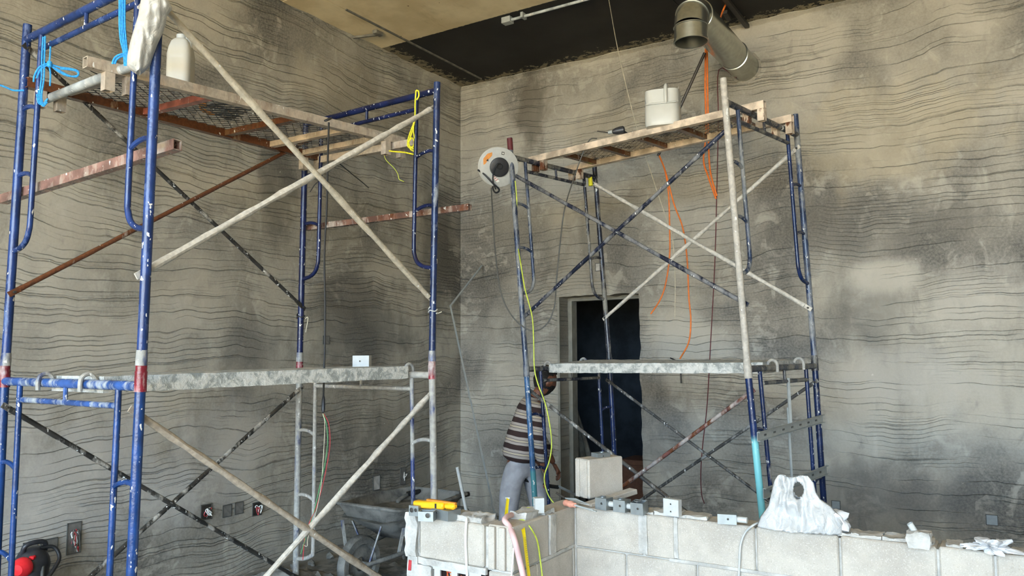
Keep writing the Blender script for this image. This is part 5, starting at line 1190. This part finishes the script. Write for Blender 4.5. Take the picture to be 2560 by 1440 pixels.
# body: torso, neck, legs and arms in one skin, head and hands grown on the same mesh
head = MB(); hc = pt(1364, 951); up_h = unit(Z+fw*.25); sd_ = unit(np.cross(up_h, fw)); fh = np.cross(sd_, up_h)
bm = bmesh.new(); bmesh.ops.create_icosphere(bm, subdivisions=4, radius=1.0); vs = []
for v in bm.verts:
    x, y, z = v.co; fx_, sy2, uz = .098, .076, .118
    if z < -.1: k_ = 1-.28*min(1, (-z-.1)/.9); sy2 *= k_; fx_ *= 1-.10*(-z)
    P = hc+fh*x*fx_+sd_*y*sy2+up_h*z*uz
    if x > .8 and abs(y) < .35 and -.45 < z < .15: P = P+fh*.022*(1-abs(y)/.35)*(1-abs(z+.22)/.4 if abs(z+.22) < .4 else 0)   # nose
    if x > .6 and abs(abs(y)-.42) < .2 and .0 < z < .2: P = P-fh*.008                                                          # eye sockets
    if x > .75 and abs(y) < .35 and -.62 < z < -.5: P = P+fh*.006                                                               # lips
    if abs(y) > .9 and abs(x+.05) < .3 and abs(z+.05) < .32: P = P+sd_*(.022 if y > 0 else -.022)-fh*.006                       # ears
    vs.append(P)
bm.verts.index_update(); head.add(vs, [tuple(v.index for v in f.verts) for f in bm.faces]); bm.free()
def hand(wr, d, palm_n, curl, mbx):
    d = unit(d); palm_n = unit(palm_n-d*(palm_n@d)); s = np.cross(d, palm_n)
    mbx.obox(wr+d*.045, d, s, palm_n, .085, .078, .026)
    for i, (ln, off) in enumerate(((.066, -.030), (.076, -.010), (.071, .011), (.055, .030))):
        b = wr+d*.085+s*off; q1 = unit(d*math.cos(curl*.5)+palm_n*math.sin(curl*.5)); q2 = unit(d*math.cos(curl*1.3)+palm_n*math.sin(curl*1.3)); q3 = unit(d*math.cos(curl*2)+palm_n*math.sin(curl*2))
        p1 = b+q1*ln*.45; p2 = p1+q2*ln*.32; mbx.tube([b-d*.012, b, p1, p2, p2+q3*ln*.25], [.009, .0095, .0088, .0078, .006], 8)
    b = wr+d*.025+s*-.038; q1 = unit(d*.6-s*.7+palm_n*.3); q2 = unit(d*.8-s*.2+palm_n*.55); mbx.tube([b+s*.012, b, b+q1*.034, b+q1*.034+q2*.032], [.011, .0115, .010, .007], 8)
hands = MB(); hand(wr2, wr2-el2+fw*.03, -FWD*0+fw*-1+FWD*.4, .75, hands); hand(wr1, wr1-el1, unit(-Z+fw*.2), .75, hands); hands.add(head.v, head.f)
vb = [pel, waist, chest, upper, neck, headb, sh1, el1, wr1, sh2, el2, wr2, hp1, kn1, an1, hp2, kn2, an2, an1+fw*.16-Z*.045+V3(0, 0, 0), an2+fw*.16-Z*.045, lerp(sh1, el1, .5), lerp(sh2, el2, .5)]
rbod = [(.13, .12), (.12, .11), (.13, .12), (.10, .09), (.055, .055), (.052, .052), .055, .040, .027, .055, .040, .027, .085, .058, .042, .085, .058, .042, .035, .035, .05, .05]
eb = [(0, 1), (1, 2), (2, 3), (3, 4), (4, 5), (3, 6), (6, 20), (20, 7), (7, 8), (3, 9), (9, 21), (21, 10), (10, 11), (0, 12), (12, 13), (13, 14), (0, 15), (15, 16), (16, 17), (14, 18), (17, 19)]
skinned('body', vb, rbod, eb, M['skin'], person, 2, hands)
# trousers
vt = [pel+Z*.09, pel-Z*.03, hp1-Z*.02, lerp(hp1, kn1, .5), kn1, lerp(kn1, an1, .5), an1+Z*.01, hp2-Z*.02, lerp(hp2, kn2, .5), kn2, lerp(kn2, an2, .5), an2+Z*.01]
skinned('trousers', vt, [(.155, .135), (.165, .145), (.112, .112), (.098, .098), (.078, .082), (.074, .078), (.072, .072), (.112, .112), (.098, .098), (.078, .082), (.074, .078), (.072, .072)],
        [(0, 1), (1, 2), (2, 3), (3, 4), (4, 5), (5, 6), (1, 7), (7, 8), (8, 9), (9, 10), (10, 11)], M['denim'], person)
for a in (an1, an2):
    b = V3(a[0], a[1], .0); skinned('shoe', [b+Z*.05-fw*.05, b+Z*.05+fw*.04, b+Z*.038+fw*.15, b+Z*.034+fw*.21], [(.048, .05), (.05, .048), (.044, .036), (.03, .028)], [(0, 1), (1, 2), (2, 3)], M['shoe'], person)
# striped shirt, hem hanging away from the back
g = G('striped_shirt', .9); co = g.coord(); px_ = g.n('ShaderNodeVectorMath', operation='DOT_PRODUCT'); g.put(px_.inputs[0], co); px_.inputs[1].default_value = tuple(Z*1.0+RT*.16)
ph = g.math('FRACT', g.math('DIVIDE', g.math('ADD', px_.outputs['Value'], g.math('MULTIPLY', g.noise(co, 5, 2), .02)), .1095))
def band_(c0, w_): return g.math('LESS_THAN', g.math('ABSOLUTE', g.math('SUBTRACT', ph, c0)), w_)
col = g.mix(band_(.5, .20), lin('a39a92'), lin('33221f')); col = g.mix(band_(.10, .016), col, lin('4a3a30')); col = g.mix(band_(.90, .016), col, lin('4a3a30')); col = g.mix(band_(.0, .03), col, lin('b9aa8a')); col = g.mix(band_(1.0, .03), col, lin('b9aa8a'))
shirt_m = g.out(col, g.bump(g.noise(co, 9, 3), .5, .02))
back = -fw
vsx = [pt(1301, 1158)+back*.01, pt(1304, 1120), pt(1311, 1080), chest-Z*.0, upper, lerp(upper, neck, .7), sh1, lerp(sh1, el1, .5), el1, lerp(el1, wr1, .75), sh2, lerp(sh2, el2, .5), el2, lerp(el2, wr2, .75)]
skinned('striped_shirt', vsx, [(.215, .175), (.195, .165), (.175, .155), (.165, .15), (.135, .125), (.085, .085), .088, .066, .060, .054, .078, .068, .062, .056],
        [(0, 1), (1, 2), (2, 3), (3, 4), (4, 5), (4, 6), (6, 7), (7, 8), (8, 9), (4, 10), (10, 11), (11, 12), (12, 13)], shirt_m, person)
# hair cap and beard follow the head shape
def shell(name, test, k, mat):
    mbh = MB(); bm = bmesh.new(); bmesh.ops.create_icosphere(bm, subdivisions=5, radius=1.0)
    keep = [f for f in bm.faces if test(f.calc_center_median())]; idx = {}; vs = []
    for f in keep:
        for v in f.verts:
            if v.index not in idx:
                idx[v.index] = len(vs); x, y, z = v.co; sy2 = .076; fx_ = .098
                if z < -.1: sy2 *= 1-.28*min(1, (-z-.1)/.9); fx_ *= 1-.10*(-z)
                q = k+.05*noise.noise(v.co*7)+.03*noise.noise(v.co*17); vs.append(hc+fh*x*fx_*q+sd_*y*sy2*q+up_h*z*.118*q)
    mbh.add(vs, [tuple(idx[v.index] for v in f.verts) for f in keep]); bm.free(); return mesh_obj(name, mbh, mat, person, angle=180)
bm = None
shell('hair', lambda c: (c.z > .45 or c.x < .15) and c.z > -.55 and not (abs(c.y) > .85 and abs(c.x) < .3 and abs(c.z+.05) < .35) and not (c.x > .55 and c.z < .55), 1.10, M['hair'])
shell('beard', lambda c: c.x > .12 and c.z < -.28 and not (c.x > .72 and abs(c.y) < .3 and c.z > -.66 and c.z < -.48), 1.05, M['hair'])
for s in (-1, 1):
    e = hc+fh*.083+sd_*s*.032+up_h*.012; mesh_obj('eye', MB().lathe(e-fh*.010, fh, [(0, -.010), (.010, -.006), (.012, 0), (.008, .007), (0, .010)], 12), M['whitewire'], person); mesh_obj('pupil', MB().lathe(e-fh*.010, fh, [(.005, .0085), (.004, .0105), (0, .011)], 10), M['hair'], person)
# shovel held in his hands
t = thing('shovel', 'shovel with dark handle held low by the worker, blade towards the doorway', 'shovel', pt(1415, 1225, .1))
a, b = pt(1286, 1185, .02), wr2+(wr2-el2)*.12+fw*.02; c = pt(1408, 1222, .12); b = lerp(a, c, .66)
mesh_obj('handle', MB().tube([pt(1293, 1192, -.02), pt(1335, 1206, .0), pt(1366, 1214, .03), pt(1395, 1218, .10)], .016, 10), M['blackrubber'], t)
q0, q1 = pt(1393, 1217, .10), pt(1436, 1238, .14); d = unit(q1-q0); s = unit(np.cross(d, Z)); u = np.cross(s, d); mb = MB(); vs = []
for i in range(7):
    f = i/6; w_ = .02+.08*min(1, f*2.2)*(1-.35*max(0, f-.7)/.3)
    for k in (-1, -.5, 0, .5, 1): vs.append(lerp(q0, q1, f)+s*w_*k+u*(.018*k*k))
nv = len(vs); vs += [v-u*.004 for v in vs]
mb.add(vs, [(5*i+j, 5*i+j+1, 5*i+j+6, 5*i+j+5) for i in range(6) for j in range(4)]+[(nv+5*i+j, nv+5*i+j+5, nv+5*i+j+6, nv+5*i+j+1) for i in range(6) for j in range(4)]); mesh_obj('blade', mb, M['channel'], t)
# wire ties and rag ends round the posts of the left tower
for n, z in (('C', 1.93), ('D', 1.93)):
    P = atL(n, z); rg = random.Random(ord(n))
    o = mesh_obj('wire_tie', MB().tube([P+V3(math.cos(a)*.026, math.sin(a)*.026, .005*math.sin(3*a)+.003*a) for a in np.linspace(0, 11, 34)], .004, 5), M['greyplastic' if n == 'D' else 'darkmetal'], TL)
    mesh_obj('tie_end', MB().tube(smooth([P+AX[0]*.025, P+AX[0]*.05+Z*.01, P+AX[0]*(.05 if n == 'D' else .035)-Z*(-.012 if n == 'D' else .09)], 4), .003, 5), M['string'], TL)
cord('tie_wire', [onZ(212, 162, 3.03)-V3(0, .0, 0), onZ(228, 178, 3.03), onZ(250, 188, 3.03), onZ(290, 204, 3.03)], .0025, 'blackwire', 'thin dark wire hooked over the end of the left mesh platform', 'wire')
